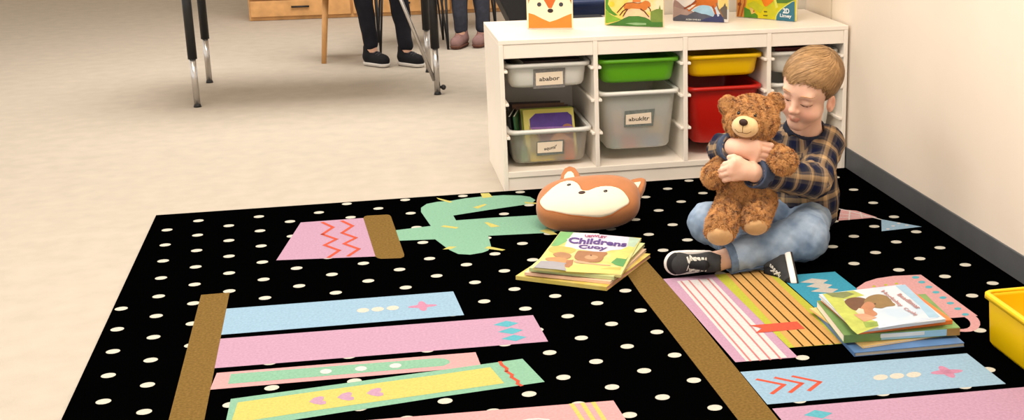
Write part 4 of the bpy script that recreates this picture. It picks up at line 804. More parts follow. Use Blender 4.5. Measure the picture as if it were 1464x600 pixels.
# hair: cap plus combed strands
capR = np.array([.0840, .1030, .0795]); capC = np.array([0, .012, .044])
def hairline(x, y):
    t = np.interp(y, [-.10, -.075, -.05, -.03, -.012, .004, .03, .06, .12], [.074, .066, .050, .022, -.006, -.020, -.026, -.056, -.066]); f = np.clip((-.045-y)/.03, 0, 1); return t-f*.012*np.exp(-((x+.018)/.022)**2)+f*.010*np.exp(-((x+.056)/.014)**2)
F2 = Field(HEAD-.15, HEAD+.15, .0026)
def hair_sd(x, y, z):
    q = [((x-HEAD[0])*HR[0, i]+(y-HEAD[1])*HR[1, i]+(z-HEAD[2])*HR[2, i])/HS for i in range(3)]
    k0 = np.sqrt(sum(((q[i]-capC[i])/capR[i])**2 for i in range(3))); k1 = np.sqrt(sum(((q[i]-capC[i])/capR[i]**2)**2 for i in range(3))); d = k0*(k0-1)/np.maximum(k1, 1e-4)
    bk = np.sqrt(q[0]**2+(q[1]-.02)**2+(q[2]+.02)**2); return np.maximum(d, hairline(q[0], q[1])-q[2])
F2.op(Fn(hair_sd, HEAD-.149, HEAD+.149)); V, Q = F2.mesh(); V, Q = main_piece(V, Q)
M_HAIR = tint_mat('hair_blond', (166, 130, 88), .5, .3)
def hair_mesh(count):
    r = np.random.default_rng(5); L = (V-HEAD)@HR/HS; a = L[Q].mean(1); ok = ((a-capC)/capR); ok = np.abs(np.linalg.norm(ok, axis=1)-1) < .06
    f = r.choice(np.where(ok)[0], count); P = a[f]+r.normal(size=(count, 3))*.0015; crown = np.array([.022, .060, .114]); tone = np.clip(1.0+.10*nz(P*np.array([1, 1, .5]), .016, 9)+r.normal(size=count)*.13, .6, 1.45)
    n_ = 10; out = np.zeros((count, n_, 2, 3)); step = .0062*r.uniform(.75, 1.1, (count, 1)); lift = r.uniform(.0004, .0042, count); W = r.uniform(.0007, .0014, count); ov = r.uniform(-.003, .006, count)+.008*np.clip(nz(P, .020, 61), -1, 1.6)
    wob = np.stack([nz(P, .03, 40+i, 4) for i in range(3)], 1)*.07; live = np.ones(count)
    for k in range(n_):
        nr = (P-capC)/capR**2; nr /= np.linalg.norm(nr, axis=1, keepdims=True); d = P-crown; d -= nr*(d*nr).sum(1, keepdims=True); d /= np.maximum(np.linalg.norm(d, axis=1, keepdims=True), 1e-6)
        fr = np.clip((P[:, 2:3]-.00)/.06, 0, 1)*np.clip((.07-P[:, 1:2])/.08, 0, 1); d = d+np.array([-.75, -.25, -.1])*fr+np.array([0, .25, -.5])*(1-fr)*.6+wob; d -= nr*(d*nr).sum(1, keepdims=True); d /= np.linalg.norm(d, axis=1, keepdims=True)
        live = live*(P[:, 2] > hairline(P[:, 0], P[:, 1])-ov)
        t = k/(n_-1); q = P-capC; sc = np.linalg.norm(q/capR, axis=1, keepdims=True); S = capC+q/sc; S = S+nr*(.0010+lift*math.sin(math.pi*min(1, .15+t*.85)))[:, None]; s = np.cross(nr, d)*(W*(1-.8*t**2))[:, None]; out[:, k, 0] = S-s; out[:, k, 1] = S+s; P = S+d*step*np.maximum(live, .04)[:, None]
    T = out.reshape(-1, 3); b0 = len(V)+np.arange(count)*n_*2; qs = []
    for k in range(n_-1): qs.append(np.stack([b0+2*k, b0+2*k+1, b0+2*k+3, b0+2*k+2], 1))
    T = HEAD+(T*HS)@HR.T; col = np.ones((len(V)+len(T), 3)); col[:len(V)] = (.80, .76, .72); c = np.repeat(tone, n_*2)[:, None]; col[len(V):] = c*np.array([1, .985, .96]); return np_mesh('hair', np.concatenate([V, T])-PO, np.concatenate([Q]+qs), M_HAIR, boy, True, col)
hair_mesh(9000)
# ------------------------------------------------------------------ clothes
def cloth_uv(V, prims):
    D = np.stack([p(*V.T) for p in prims], 1); k = D.argmin(1); uv = np.zeros((len(V), 2))
    for i, p in enumerate(prims):
        m = k == i
        if not m.any(): continue
        ax = p.b-p.a; l = np.linalg.norm(ax); ax = ax/l; ref = np.array([0, -1.0, .2]) if abs(ax[1]) < .8 else np.array([0, 0, 1.0]); e1 = ref-ax*(ref@ax); e1 /= np.linalg.norm(e1); e2 = np.cross(ax, e1); d = V[m]-p.a
        uv[m, 0] = d@ax+.013*i+(np.linalg.norm(prims[i-1].b-prims[i-1].a)-.013 if i in (4, 6) else 0); uv[m, 1] = np.arctan2(d@e2, d@e1)*(p.ra+p.rb)/2+.007*i
    return uv, k
def plaid():
    m = mat('plaid_cotton', (90, 80, 80), .9, .1, bump=.15, bscale=600); nt = m.node_tree; a = nt.nodes.new('ShaderNodeAttribute'); a.attribute_name = 'cloth'; sp = nt.nodes.new('ShaderNodeSeparateXYZ'); nt.links.new(a.outputs['Vector'], sp.inputs[0]); res = []
    for ch in (0, 1):
        mu = nt.nodes.new('ShaderNodeMath'); mu.operation = 'MULTIPLY'; mu.inputs[1].default_value = 1/.062; fr = nt.nodes.new('ShaderNodeMath'); fr.operation = 'FRACT'; nt.links.new(sp.outputs[ch], mu.inputs[0]); nt.links.new(mu.outputs[0], fr.inputs[0])
        r = nt.nodes.new('ShaderNodeValToRGB'); r.color_ramp.interpolation = 'LINEAR'; st = [(0, (24, 30, 58)), (.24, (26, 32, 60)), (.29, (92, 84, 82)), (.42, (64, 62, 66)), (.46, (178, 146, 106)), (.64, (206, 174, 130)), (.69, (88, 82, 84)), (.76, (130, 114, 98)), (.81, (58, 58, 66)), (.96, (40, 42, 56))]
        while len(r.color_ramp.elements) > 1: r.color_ramp.elements.remove(r.color_ramp.elements[0])
        r.color_ramp.elements[0].position = 0; r.color_ramp.elements[0].color = (*lin(st[0][1]), 1)
        for p_, c in st[1:]: e = r.color_ramp.elements.new(p_); e.color = (*lin(c), 1)
        nt.links.new(fr.outputs[0], r.inputs['Fac']); res.append(r)
    x = nt.nodes.new('ShaderNodeMix'); x.data_type = 'RGBA'; x.inputs[0].default_value = .5; nt.links.new(res[0].outputs[0], x.inputs[6]); nt.links.new(res[1].outputs[0], x.inputs[7]); nt.links.new(x.outputs[2], nt.nodes['Principled BSDF'].inputs['Base Color']); return m
M_PLAID = plaid()
def wrinkle(V, Q, amp, s, seed, aniso=(1, 1, .6)): N = vnormals(V, Q); return V+N*(amp*nz(V*np.array(aniso), s, seed, 8))[:, None]
tor = [Cap(PE+np.array([.006, 0, -.02]), CHs, .108, .098), Cap(CHs, NB-np.array([0, 0, .03]), .088, .060), Cap(ShL, ShR, .052)]
slL = [Cap(ShL, ElL, .054, .050), Cap(ElL, WrL+(WrL-ElL)*.02, .050, .036)]; slR = [Cap(ShR, ElR, .052, .046), Cap(ElR, WrR, .044, .034)]
FS = Field((.88, 3.16, .004), (1.44, 3.74, .37), .0030)
for p in tor: FS.op(p, .03)
for p in slL[:1]+slR[:1]: FS.op(p, .02)
FS.op(slL[1], .012); FS.op(slR[1], .012)
FS.op(Cap(NB+np.array([0, 0, -.02]), hl(0, .02, -.06), .050, .052), .004, 's')
for a, b2 in ((ElL, WrL), (ElR, WrR)):   # open cuffs
    d = (b2-a)/np.linalg.norm(b2-a); FS.op(Cap(b2-d*.012, b2+d*.08, .0275, .030), .002, 's')
    p0, dd = b2+d*.006, d; FS.op(Fn(lambda x, y, z, p0=p0, dd=dd: np.maximum(-((x-p0[0])*dd[0]+(y-p0[1])*dd[1]+(z-p0[2])*dd[2]), np.sqrt((x-p0[0])**2+(y-p0[1])**2+(z-p0[2])**2)-.055), p0-.055, p0+.055), 0, 's')
FS.cut(lambda x, y, z: .034-z+0*x+0*y)
V, Q = FS.mesh(); V, Q = main_piece(V, Q); V = wrinkle(V, Q, .0020, .045, 2); V = wrinkle(V, Q, .0011, .022, 3)
prs = tor+slL+slR; _, kk = cloth_uv(V, prs); fp = kk[Q[:, 0]]; key = Q.ravel()*16+np.repeat(fp, 4); uq, inv = np.unique(key, return_inverse=True); vi, pk = uq//16, uq % 16; Nn = vnormals(V, Q)[vi]; V2 = V[vi]; uvs = np.zeros((len(V2), 2))
def one(i, P): q = [None]*7; return cloth_uv_one(P, i)
def cloth_uv_one(P, i):
    p = prs[i]; ax = p.b-p.a; l = np.linalg.norm(ax); ax = ax/l; ref = np.array([0, -1.0, .2]) if abs(ax[1]) < .8 else np.array([0, 0, 1.0]); e1 = ref-ax*(ref@ax); e1 /= np.linalg.norm(e1); e2 = np.cross(ax, e1); d = P-p.a
    return np.stack([d@ax+.013*i+(np.linalg.norm(prs[i-1].b-prs[i-1].a)-.013 if i in (4, 6) else 0), np.arctan2(d@e2, d@e1)*(p.ra+p.rb)/2+.007*i], 1)
for i in range(7): uvs[pk == i] = cloth_uv_one(V2[pk == i], i)
shirt = np_mesh('shirt', V2-PO, inv.reshape(-1, 4), M_PLAID, boy, uv=uvs); shirt.data.normals_split_custom_set_from_vertices(Nn.tolist())
# cuffs and collar
for a, b2 in ((ElL, WrL), (ElR, WrR)):
    d = (b2-a)/np.linalg.norm(b2-a); q0 = b2-d*.016; F3 = Field(q0-.07, q0+.07, .0022); cp = Cap(q0-d*.05, q0+d*.05, .0375)
    F3.op(Fn(lambda x, y, z, cp=cp, q0=q0, d=d: np.maximum(np.abs(np.sqrt(np.maximum((x-q0[0])**2+(y-q0[1])**2+(z-q0[2])**2-((x-q0[0])*d[0]+(y-q0[1])*d[1]+(z-q0[2])*d[2])**2, 0))-.0340)-.0064, np.abs((x-q0[0])*d[0]+(y-q0[1])*d[1]+(z-q0[2])*d[2])-.020), q0-.06, q0+.06))
    V, Q = F3.mesh(); np_mesh('cuff', V-PO, Q, mat('cuff_slate', (74, 84, 104), .9, .1, var=.15, scale=60, bump=.2, bscale=600), shirt)
nax = hl(0, .02, -.06)-NB; nax /= np.linalg.norm(nax); c0 = NB+nax*.012
def collar(x, y, z):
    t = (x-c0[0])*nax[0]+(y-c0[1])*nax[1]+(z-c0[2])*nax[2]; rr = np.sqrt(np.maximum((x-c0[0])**2+(y-c0[1])**2+(z-c0[2])**2-t*t, 0)); R = .0665-.30*(t+.02)
    return np.maximum(np.abs(rr-R)-.0042, np.abs(t)-.021)
F3 = Field(c0-.1, c0+.1, .0026); F3.op(Fn(collar, c0-.1, c0+.1)); cf = hf*.09+c0
F3.op(Cap(c0+hf*.02, c0+hf*.12-nax*.01, .012, .030), .003, 's'); V, Q = F3.mesh(); np_mesh('collar', V-PO, Q, mat('collar_navy', (46, 50, 64), .9, .1, var=.25, scale=50, bump=.2, bscale=600), shirt)
# jeans
def denim():
    m = mat('denim_blue', (116, 138, 164), .85, .1, bump=.25, bscale=700); nt = m.node_tree; n = nt.nodes.new('ShaderNodeTexNoise'); n.inputs['Scale'].default_value = 14; n.inputs['Detail'].default_value = 5; tc = nt.nodes.new('ShaderNodeTexCoord'); r = nt.nodes.new('ShaderNodeValToRGB'); r.color_ramp.elements[0].position = .34; r.color_ramp.elements[1].position = .66
    r.color_ramp.elements[0].color = (*lin((112, 134, 162)), 1); r.color_ramp.elements[1].color = (*lin((164, 182, 202)), 1); nt.links.new(tc.outputs['Object'], n.inputs['Vector']); nt.links.new(n.outputs['Fac'], r.inputs['Fac']); nt.links.new(r.outputs[0], nt.nodes['Principled BSDF'].inputs['Base Color']); return m
M_DEN = denim()
cuL = AnL+(KnL-AnL)*.155; cuR = AnR+(KnR-AnR)*.12
FJ = Field((.86, 3.14, .004), (1.42, 3.70, .22), .0030)
for p, k in [(Cap(HpL, HpR, .056), .0), (Cap(PE-np.array([0, 0, .03]), PE-np.array([0, 0, .02]), .080), .02), (Cap(HpR, KnR, .060, .056), .02), (Cap(KnR, cuR, .054, .040), .012), (Cap(HpL, KnL, .054, .066), .02), (Cap(KnL, cuL, .064, .0455), .012)]: FJ.op(p, k)
dL = (AnL-KnL)/np.linalg.norm(AnL-KnL)
FJ.op(Cap(cuL-dL*.01, cuL+dL*.1, .036), .002, 's'); FJ.op(Fn(lambda x, y, z: np.maximum(-((x-cuL[0])*dL[0]+(y-cuL[1])*dL[1]+(z-cuL[2])*dL[2])+.012, np.sqrt((x-cuL[0])**2+(y-cuL[1])**2+(z-cuL[2])**2)-.09), cuL-.09, cuL+.09), 0, 's')
FJ.cut(lambda x, y, z: RZ+.0005-z+0*x+0*y)
V, Q = FJ.mesh(); V, Q = main_piece(V, Q); V = wrinkle(V, Q, .0013, .05, 12, (1, 1, 1)); V = wrinkle(V, Q, .0009, .02, 13); V[:, 2] = np.maximum(V[:, 2], RZ+.0004)
jeans = np_mesh('jeans', V-PO, Q, M_DEN, boy)
q0 = cuL+dL*.004; F3 = Field(q0-.08, q0+.08, .0022)
F3.op(Fn(lambda x, y, z: np.maximum(np.abs(np.sqrt(np.maximum((x-q0[0])**2+(y-q0[1])**2+(z-q0[2])**2-((x-q0[0])*dL[0]+(y-q0[1])*dL[1]+(z-q0[2])*dL[2])**2, 0))-.0425)-.0042, np.abs((x-q0[0])*dL[0]+(y-q0[1])*dL[1]+(z-q0[2])*dL[2])-.0105), q0-.07, q0+.07)); F3.cut(lambda x, y, z: RZ+.0005-z+0*x+0*y)
V, Q = F3.mesh(); np_mesh('hem', V-PO, Q, mat('denim_hem', (104, 124, 150), .9, .1, var=.2, scale=60, bump=.3, bscale=700), jeans)
# side seam of the near leg
q = MB(); pts = []
for t in np.linspace(0.02, .98, 12):
    p = KnL*(1-t)+cuL*t; rr = .064*(1-t)+.0455*t; dn = np.array([-.10, -.72, -.62]); dn /= np.linalg.norm(dn); pts.append(p+dn*(rr+.0028)-PO)
q.tube(pts, .0022, n=6); q.build('seam', mat('denim_seam', (84, 102, 128), .9, .1), jeans)
# shoes
M_SHU = mat('shoe_charcoal', (58, 58, 58), .85, .15, var=.12, scale=60, bump=.25, bscale=500); M_SHT = mat('shoe_black', (22, 22, 24), .7, .25); M_SOLE = mat('sole_white', (236, 228, 220), .6, .3, var=.03, scale=20); M_OUT = mat('outsole_dark', (46, 42, 42), .8, .2, var=.15, scale=80); M_LACE = mat('lace_grey', (206, 202, 190), .85, .1, var=.08, scale=90)
def shoe(c, fwd, up, lean, s=1.0):
    R = rot_xyz(fwd, up); W = lambda x, y, z: c+R@(np.array([x, y, z])*s)
    def lo_(x, y, z): return [((x-c[0])*R[0, i]+(y-c[1])*R[1, i]+(z-c[2])*R[2, i])/s for i in range(3)]
    def foot2d(q):
        t = np.clip((q[0]+.052)/.106, 0, 1); return np.sqrt((q[0]-(-.052+.106*t))**2+(q[1]-.004*t)**2)-(.0285+.0065*np.sin(t*math.pi*.5))
    def slab_(z0, z1, off, rad=.002):
        def f(x, y, z):
            q = lo_(x, y, z); d = foot2d(q)-off+rad; e = np.abs(q[2]-(z0+z1)/2)-(z1-z0)/2+rad; return (np.sqrt(np.maximum(d, 0)**2+np.maximum(e, 0)**2)+np.minimum(np.maximum(d, e), 0)-rad)*s
        return Fn(f, c-.13, c+.13)
    def mk(name, ops, m, par, h=.0024):
        F = Field(c-.135, c+.135, h)
        for p, k, mo in ops: F.op(p, k, mo, pad=.0)
        F.cut(lambda x, y, z: RZ+.0003-z+0*x+0*y); V, Q = F.mesh(); return np_mesh(name, V-PO, Q, m, par)
    C_ = lambda a, b2, ra, rb=None: Cap(W(*a), W(*b2), ra*s, (ra if rb is None else rb)*s)
    big = lambda p: Fn(p, c-.13, c+.13)
    up_ops = [(big(C_((-.050, 0, .036), (.048, .003, .026), .0295, .0265)), 0, 'u'), (big(Ell(W(.050, .003, .022), np.array((.036, .035, .024))*s, R)), .012, 'u'), (big(C_((-.046, 0, .042), (-.046-.024*math.sin(lean), 0, .042+.034*math.cos(lean)), .030, .0275)), .012, 'u'),
              (big(C_((-.046-.016*math.sin(lean), 0, .042+.024*math.cos(lean)), (-.046-.10*math.sin(lean), 0, .042+.10*math.cos(lean)), .0215, .023)), .002, 's'), (Fn(lambda x, y, z: (.008-lo_(x, y, z)[2])*-s if False else (lo_(x, y, z)[2]-.008)*s, c-.13, c+.13), 0, 's')]
    up_ops[-1] = (Fn(lambda x, y, z: (lo_(x, y, z)[2]-.010)*s, c-.13, c+.13), 0, 's')
    o = mk('shoe', up_ops, M_SHU, boy)
    mk('midsole', [(slab_(.003, .022, .004, .004), 0, 'u')], M_SOLE, o); mk('outsole', [(slab_(-.002, .0038, .0028), 0, 'u')], M_OUT, o)
    mk('toe_cap', [(big(Ell(W(.050, .003, .022), np.array((.0385, .0372, .0255))*s, R)), 0, 'u'), (Fn(lambda x, y, z: (lo_(x, y, z)[0]-.058)*s, c-.13, c+.13), 0, 's'), (Fn(lambda x, y, z: (lo_(x, y, z)[2]-.012)*s, c-.13, c+.13), 0, 's')], M_SHT, o)
    mk('tongue', [(big(C_((.016, .002, .048), (-.018, 0, .080), .015, .017)), 0, 'u'), (big(C_((-.046, 0, .042), (-.046-.10*math.sin(lean), 0, .042+.10*math.cos(lean)), .0235)), 0, 's')], M_SHT, o)
    q = MB(); top = lambda x, y: W(x, y, .0565+.0235*(.024-x)/.055-.0015-abs(y)**2*14)
    for k in range(5):
        x = .026-.0115*k
        q.tube([top(x+.002, -.022)-PO, top(x-.001, -.006)-PO+R[:, 2]*.0012*s, top(x-.004, .006)-PO+R[:, 2]*.0012*s, top(x-.007, .022)-PO], .0031*s, n=7, flat=.6); q.tube([top(x+.002, .022)-PO, top(x-.001, .006)-PO+R[:, 2]*.0026*s, top(x-.004, -.006)-PO+R[:, 2]*.0026*s, top(x-.007, -.022)-PO], .0031*s, n=7, flat=.6)
    for sg in (-1, 1):
        q.tube([top(-.016, 0)+R[:, 2]*.004*s-PO, top(-.010, sg*.012)+R[:, 2]*.010*s-PO, top(.006, sg*.022)+R[:, 2]*.007*s-PO, top(.002, sg*.010)+R[:, 2]*.006*s-PO, top(-.014, 0)+R[:, 2]*.005*s-PO], .0029*s, n=7); q.tube([top(-.014, 0)+R[:, 2]*.004*s-PO, top(.010, sg*.014)+R[:, 2]*.006*s-PO, top(.020, sg*.026)+R[:, 2]*.000*s-PO], .0027*s, n=7)
    q.build('laces', M_LACE, o); return o
vd, rd, ud = -_fw, _r, _u
cL = at_y(988, 372, 3.285); shoe(cL, -rd+.30*vd-.03*ud, vd*.92+rd*.30-ud*.16, 1.15, .83)
cR = at_y(1137, 387.5, 3.200); shoe(cR, vd*.74-ud*.66+rd*.08, -rd*.95-vd*.30+ud*.05, .2, .86)
# ------------------------------------------------------------------ the classroom beyond the shelf
M_CHROME = mat('chrome', (196, 192, 188), .25, .5, metal=.9); M_BLKM = mat('black_metal', (24, 23, 24), .45, .4); M_BLKP = mat('black_plastic', (26, 26, 28), .55, .35, var=.1, scale=20); M_NAVY = mat('navy_plastic', (26, 44, 84), .4, .4, var=.08, scale=10)
M_WOOD = mat('warm_wood', (204, 154, 98), .5, .3, var=.16, scale=14); M_TOP = mat('table_laminate', (212, 196, 172), .45, .35, var=.06, scale=20)
tbl = thing('classroom_table', 'classroom table with black and chrome adjustable legs left of the shelf', 'table', loc=(-.15, 6.36, 0)); TO = np.array([-.15, 6.36, 0])
q = MB(); q.box((-.60, -.36, .655), (.58, .36, .685), bev=.008); q.build('tabletop', M_TOP, tbl)
for k, (x, y) in enumerate(((.372, 6.055), (.372, 6.66), (-.66, 6.055), (-.66, 6.66))):
    b2 = np.array([x, y, 0])-TO; q = MB(); q.tube([b2+[0, 0, .21], b2+[0, 0, .655]], .0195, n=16); l = q.build('leg', M_BLKM, tbl); q = MB(); q.tube([b2+[0, 0, .012], b2+[0, 0, .23]], .0135, n=16); q.build('chrome_tube', M_CHROME, l); q = MB(); q.tube([b2, b2+[0, 0, .012]], [.017, .014], n=16); q.build('glide', M_BLKM, l)
    if k == 0: q = MB(); b0, b1 = at_y(621, 115, 6.052), at_y(597, 57, 6.052); q.tube([b0-TO, b0+(b1-b0)*((.657-b0[2])/(b1[2]-b0[2]))-TO], .0085, n=12); q.build('brace', M_CHROME, tbl)
    if k == 0: q = MB(); q.ball(b2+[.028, .01, .03], (.012, .016, .012)); q.tube([b2+[0, 0, .035], b2+[.03, .01, .03]], .006, n=8); q.build('adjuster_knob', M_BLKM, tbl)
def hairpin_chair(label, foot, group, seat_z=.40, m=None, w=.36):
    """foot = front right foot on the floor"""
    o = np.array([foot[0]-w/2, foot[1]+w/2, 0]); t = thing('classroom_chair', label, 'chair', group, loc=tuple(o)); m = m or M_BLKP
    for sx in (-1, 1):
        for sy in (-1, 1):
            f = np.array([sx*w/2, sy*w/2, .003]); q = MB(); q.tube([[f[0]-sx*.035, f[1], seat_z], f, [f[0]+sx*.005, f[1]-sy*.055, seat_z]], .0075, n=8); q.build('leg', M_BLKM, t)
    q = MB(); q.box((-w/2, -w/2, seat_z), (w/2, w/2, seat_z+.022), bev=.009); q.build('seat', m, t)
    F = Field((-w/2-.04, .05, seat_z-.02), (w/2+.04, .32, seat_z+.42), .008); F.op(RBox((0, .205, seat_z+.25), (w/2, .012, .12), .011, rot_xyz((1, 0, 0), (0, .2, 1)))); V, Q = F.mesh(); np_mesh('backrest', V, Q, m, t)
    for sx in (-1, 1): q = MB(); q.tube([[sx*w*.3, .17, seat_z+.005], [sx*w*.3, .205, seat_z+.2]], .008, n=8); q.build('back_post', M_BLKM, t)
    return t
hairpin_chair('black chair with splayed thin legs left of the standing child', at_z(641, 71, 0), 'thin legged chairs by the table', m=M_BLKP)
hairpin_chair('black thin-legged chair right of the standing child behind the shelf', at_z(709, 45, 0), 'thin legged chairs by the table')
# black chair leaning back behind the shelf
A0, A1 = at_y(714, 0, 5.8), at_y(729, 30, 5.8); sl = (A1-A0)/np.linalg.norm(A1-A0); o = np.array([A1[0]+.22, 5.95, 0]); ch = thing('black_chair', 'solid black chair with a slanted back behind the left end of the shelf', 'chair', loc=tuple(o))
bt = A0-sl*.33; bb_ = A1+sl*.07; nx = np.array([-sl[2], 0, sl[0]]); nx = nx if nx[0] > 0 else -nx
q = MB(); V = [bt, bt+nx*.095, bb_+nx*.105, bb_]; V = [v-o for v in V]+[v-o+np.array([0, .36, 0]) for v in V]; q.add(V, [[0, 1, 2, 3], [7, 6, 5, 4], [0, 4, 5, 1], [1, 5, 6, 2], [2, 6, 7, 3], [3, 7, 4, 0]]); bk_ = q.build('backrest', M_BLKP, ch); md = bk_.modifiers.new('bevel', 'BEVEL'); md.width = .008; md.segments = 2
q = MB(); V = [bt+nx*.106, bt+nx*.19, bb_+nx*.20, bb_+nx*.116]; V = [v-o+np.array([0, .02, 0]) for v in V]+[v-o+np.array([0, .34, 0]) for v in V]; q.add(V, [[0, 1, 2, 3], [7, 6, 5, 4], [0, 4, 5, 1], [1, 5, 6, 2], [2, 6, 7, 3], [3, 7, 4, 0]]); q.build('back_cushion', mat('black_vinyl', (36, 34, 34), .5, .35), ch)
sz = bb_[2]; q = MB(); q.box((bb_[0]-o[0], -.14, sz-.05), (bb_[0]-o[0]+.44, .22, sz+.03), bev=.012); q.build('seat', M_BLKP, ch)
for sx in (.02, .40):
    for sy in (-.11, .18): q = MB(); q.tube([[bb_[0]-o[0]+sx, sy, 0], [bb_[0]-o[0]+sx, sy, sz-.045]], .014, n=10); q.build('leg', M_BLKM, ch)
# navy chair seen between the fox book and the green book
nc = at_y(843, 18, 6.3); o = np.array([nc[0], 6.48, 0]); ch = thing('navy_chair', 'navy blue plastic chair seen behind the shelf between two picture books', 'chair', loc=tuple(o)); z0 = nc[2]-.015
F = Field((-.26, -.26, z0-.05), (.26, .30, z0+.16), .007); F.op(RBox((0, 0, z0+.03), (.20, .19, .032), .028)); F.op(RBox((0, 0, z0+.06), (.235, .21, .016), .014), .03); F.op(Ell((0, -.02, z0+.10), (.16, .15, .065)), .02, 's'); V, Q = F.mesh(); np_mesh('seat', V, Q, M_NAVY, ch)
F = Field((-.22, .10, z0), (.22, .34, z0+.5), .008); F.op(RBox((0, .20, z0+.28), (.19, .014, .16), .013, rot_xyz((1, 0, 0), (0, .22, 1)))); F.op(RBox((0, .17, z0+.10), (.10, .012, .08), .011), .03); V, Q = F.mesh(); np_mesh('backrest', V, Q, M_NAVY, ch)
q = MB(); q.ball((.02, -.03, z0+.075), (.13, .12, .045), nu=24, nv=14); q.build('seat_pad', mat('pad_paleblue', (140, 162, 176), .8, .1, var=.08, scale=20), ch)
for sx in (-1, 1):
    for sy in (-1, 1): q = MB(); q.tube([[sx*.19, sy*.17, 0], [sx*.14, sy*.12, z0+.015]], .009, n=8); q.build('leg', M_BLKM, ch)
    q = MB(); q.tube([[sx*.17, -.15, z0*.45], [sx*.17, .15, z0*.45]], .006, n=8); q.build('stretcher', M_BLKM, ch)
# wooden cabinet at the far side
o = np.array([.35, 9.06, 0]); cb = thing('wooden_cabinet', 'low wooden cabinet across the room behind the standing child', 'cabinet', loc=tuple(o))
q = MB(); q.box((-.95, -.20, .0), (.95, .20, .70), bev=.006); q.build('carcass', M_WOOD, cb); q = MB(); q.box((-.98, -.23, .70), (.98, .22, .73), bev=.006); q.build('top', M_WOOD, cb)
for k in range(3):
    for z in (.025, .135, .36): q = MB(); h = .10 if z < .13 else (.215 if z < .3 else .33); q.box((-.94+.63*k, -.222, z), (-.94+.63*k+.615, -.201, z+h), bev=.004); d = q.build('drawer', M_WOOD, cb); q = MB(); q.tube([(-.94+.63*k+.25, -.235, z+h*.6), (-.94+.63*k+.36, -.235, z+h*.6)], .006, n=8); q.build('handle', M_BLKM, d)
# children in the background
def kid(label, J, cols, ground=0.0):
    """J: joints of a whole figure; one continuous body, clothes and shoes as children"""
    base = (J['aL']+J['aR'])/2; base = np.array([base[0], base[1], 0]); t = thing('person', label, 'person', loc=tuple(base))
    allp = np.array(list(J.values())); F = Field(allp.min(0)-.16, allp.max(0)+.16, .0075); c = lambda a, b2, ra, rb=None: Cap(J[a], J[b2], ra, rb)
    up = (J['head']-J['neck']); up /= np.linalg.norm(up); P = [(Ell(J['head'], (.075, .085, .105)), .0), (Ell(J['head']+J['face']*.03-up*.04, (.055, .05, .065)), .03), (Ell(J['head']+J['face']*.088-up*.02, (.012, .012, .016)), .012), (c('neck', 'head', .045, .04), .02), (c('pel', 'chest', .085, .09), .03), (c('chest', 'neck', .07, .045), .03), (c('sL', 'sR', .045), .03)]
    for s in 'LR': P += [(c('s'+s, 'e'+s, .036, .03), .015), (c('e'+s, 'w'+s, .03, .022), .01), (Cap(J['w'+s], J['w'+s]+(J['w'+s]-J['e'+s])*.32, .024, .016), .01), (c('pel', 'h'+s, .07, .065), .03), (c('h'+s, 'k'+s, .060, .045), .02), (c('k'+s, 'a'+s, .042, .027), .015), (Cap(J['a'+s]-[0, 0, .03], J['a'+s]-[0, 0, .04]+J['toe']*.09, .026, .022), .01)]
    P = [p for p in P]
    for p, k in P: F.op(p, k)
    F.cut(lambda x, y, z: .012-z+0*x+0*y); V, Q = F.mesh(); V, Q = main_piece(V, Q); np_mesh('body', V-base, Q, mat('skin_plain', (226, 178, 150), .5, .3), t)
    F = Field(allp.min(0)-.16, allp.max(0)+.16, .0075)
    for s in 'LR':
        for p, k in [(c('pel', 'h'+s, .082, .076), .03), (c('h'+s, 'k'+s, .071, .054), .02), (Cap(J['k'+s], J['a'+s]*.9+J['k'+s]*.1, .051, .036), .015)]: F.op(p, k)
    V, Q = F.mesh(); np_mesh('trousers', wrinkle(V, Q, .003, .07, 5)-base, Q, cols[0], t)
    F = Field(allp.min(0)-.16, allp.max(0)+.16, .0075)
    for p, k in [(c('pel', 'chest', .100, .104), .03), (c('chest', 'neck', .085, .058), .03), (c('sL', 'sR', .057), .03)]+[(c('s'+s, 'e'+s, .048, .042), .015) for s in 'LR']: F.op(p, k)
    V, Q = F.mesh(); np_mesh('shirt', V-base, Q, cols[1], t)
    F = Field(J['head']-.15, J['head']+.15, .0075); F.op(Ell(J['head']+up*.012-J['face']*.006, (.083, .093, .108))); F.op(Ell(J['head']+J['face']*.085-up*.045, (.085, .075, .085)), .02, 's'); V, Q = F.mesh(); np_mesh('hair', V-base, Q, cols[2], t)
    for s in 'LR':
        a = J['a'+s]; g = np.array([a[0], a[1], 0]); d = J['toe']; F = Field(g-[.16, .16, .01], g+[.16, .16, .14], .0045)
        F.op(Cap(g-d*.02+[0, 0, .042], g+d*.085+[0, 0, .034], .034, .031)); F.op(Cap(g-d*.015+[0, 0, .05], g-d*.015+[0, 0, .088], .036, .034), .015); F.op(Cap(a-[0, 0, -.01], a+[0, 0, .1], .027), .004, 's'); F.cut(lambda x, y, z: .012-z+0*x+0*y); V, Q = F.mesh(); sh = np_mesh('shoe', V-base, Q, cols[3], t)
        F = Field(g-[.16, .16, .01], g+[.16, .16, .06], .0045); F.op(Cap(g-d*.02+[0, 0, .03], g+d*.085+[0, 0, .03], .040, .036)); F.cut(lambda x, y, z: np.maximum(z-.020, .002-z)+0*x+0*y); V, Q = F.mesh(); np_mesh('sole', V-base, Q, cols[4], sh)
        q = MB(); side = np.array([-d[1], d[0], 0])
        for k in range(3): p = g+d*(.035+.016*k)+[0, 0, .074-.004*k]; q.tube([p-side*.020-base-[0, 0, .006], p-base, p+side*.020-base-[0, 0, .006]], .0035, n=6)
        q.build('laces', cols[5], sh)
    return t
fA, fB = at_z(657, 68, 0), at_z(688, 66, 0); tc2 = np.array([-.25, -.97, 0.]); up3 = lambda p, z, dx=0, dy=0: np.array([p[0]+dx, p[1]+dy, z]); m_ = (fA+fB)/2
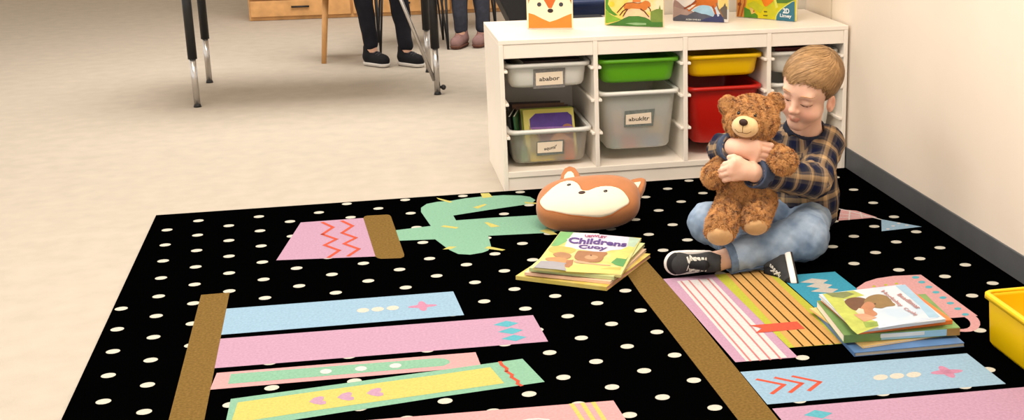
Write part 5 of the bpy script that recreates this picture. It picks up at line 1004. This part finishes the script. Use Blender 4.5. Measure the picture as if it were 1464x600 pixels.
toeA = np.array([-.42, -.91, 0.]); fA, fB = fA-toeA*.03, fB-toeA*.03
kid('child standing across the room in grey leggings and dusty pink shoes', dict(aL=up3(fB, .075), aR=up3(fA, .075), kL=up3(fB, .33, .0, -.01), kR=up3(fA, .33, .0, -.01), hL=up3(m_, .60, .07), hR=up3(m_, .60, -.06), pel=up3(m_, .64), chest=up3(m_, .88), neck=up3(m_, 1.0), head=up3(m_, 1.13, 0, -.01), sL=up3(m_, .95, .13), sR=up3(m_, .95, -.13), eL=up3(m_, .74, .17, .02), eR=up3(m_, .74, -.17, .02), wL=up3(m_, .56, .17, -.04), wR=up3(m_, .56, -.17, -.04), toe=toeA, face=toeA),
    (mat('leggings_grey', (62, 64, 74), .9, .1, var=.15, scale=40), mat('tee_white', (210, 206, 200), .9, .1), mat('hair_brown', (84, 56, 38), .6, .3), mat('shoe_dustypink', (142, 110, 106), .8, .2, var=.1, scale=40), mat('sole_brown', (110, 74, 62), .8, .2), mat('lace_pink', (176, 136, 128), .9, .1)))
gA = at_z(592, 95, 0); toeB = np.array([.62, -.78, 0.]); gA = gA-toeB*.05; gB = gA+np.array([-.17, .05, 0]); hp = gA+np.array([-.30, .30, 0]); hd = lambda z, dx=0, dy=0: np.array([hp[0]+dx, hp[1]+dy, z])
kid('child seated at the table wearing black sneakers with white soles', dict(aL=up3(gA, .075), aR=up3(gB, .075), kL=up3(gA, .40, -.03, .03), kR=up3(gB, .40, -.03, .03), hL=hd(.47, .07, .05), hR=hd(.47, -.07, -.02), pel=hd(.49), chest=hd(.72), neck=hd(.84), head=hd(.97, .02, -.02), sL=hd(.79, .09, .09), sR=hd(.79, -.09, -.09), eL=hd(.64, .19, .0), eR=hd(.64, -.02, -.17), wL=hd(.66, .26, -.16), wR=hd(.66, .11, -.24), toe=toeB, face=toeB),
    (mat('trousers_black', (34, 34, 40), .9, .1, var=.1, scale=40), mat('tee_blue', (70, 96, 140), .9, .1), mat('hair_dark', (50, 36, 28), .6, .3), mat('sneaker_black', (24, 24, 28), .8, .2), mat('sneaker_white', (220, 214, 206), .6, .3), mat('lace_dark', (70, 70, 74), .9, .1)))
st = thing('wooden_stool', 'wooden stool under the child seated at the table', 'stool', loc=(hp[0], hp[1], 0)); q = MB(); q.tube([[0, 0, .355], [0, 0, .383]], .165, n=28); q.build('seat', M_WOOD, st)
for a in (45, 135, 225, 315): ca, sa = math.cos(math.radians(a)), math.sin(math.radians(a)); q = MB(); q.tube([[ca*.16, sa*.16, 0], [ca*.11, sa*.11, .36]], [.013, .017], n=10); q.build('leg', M_WOOD, st)
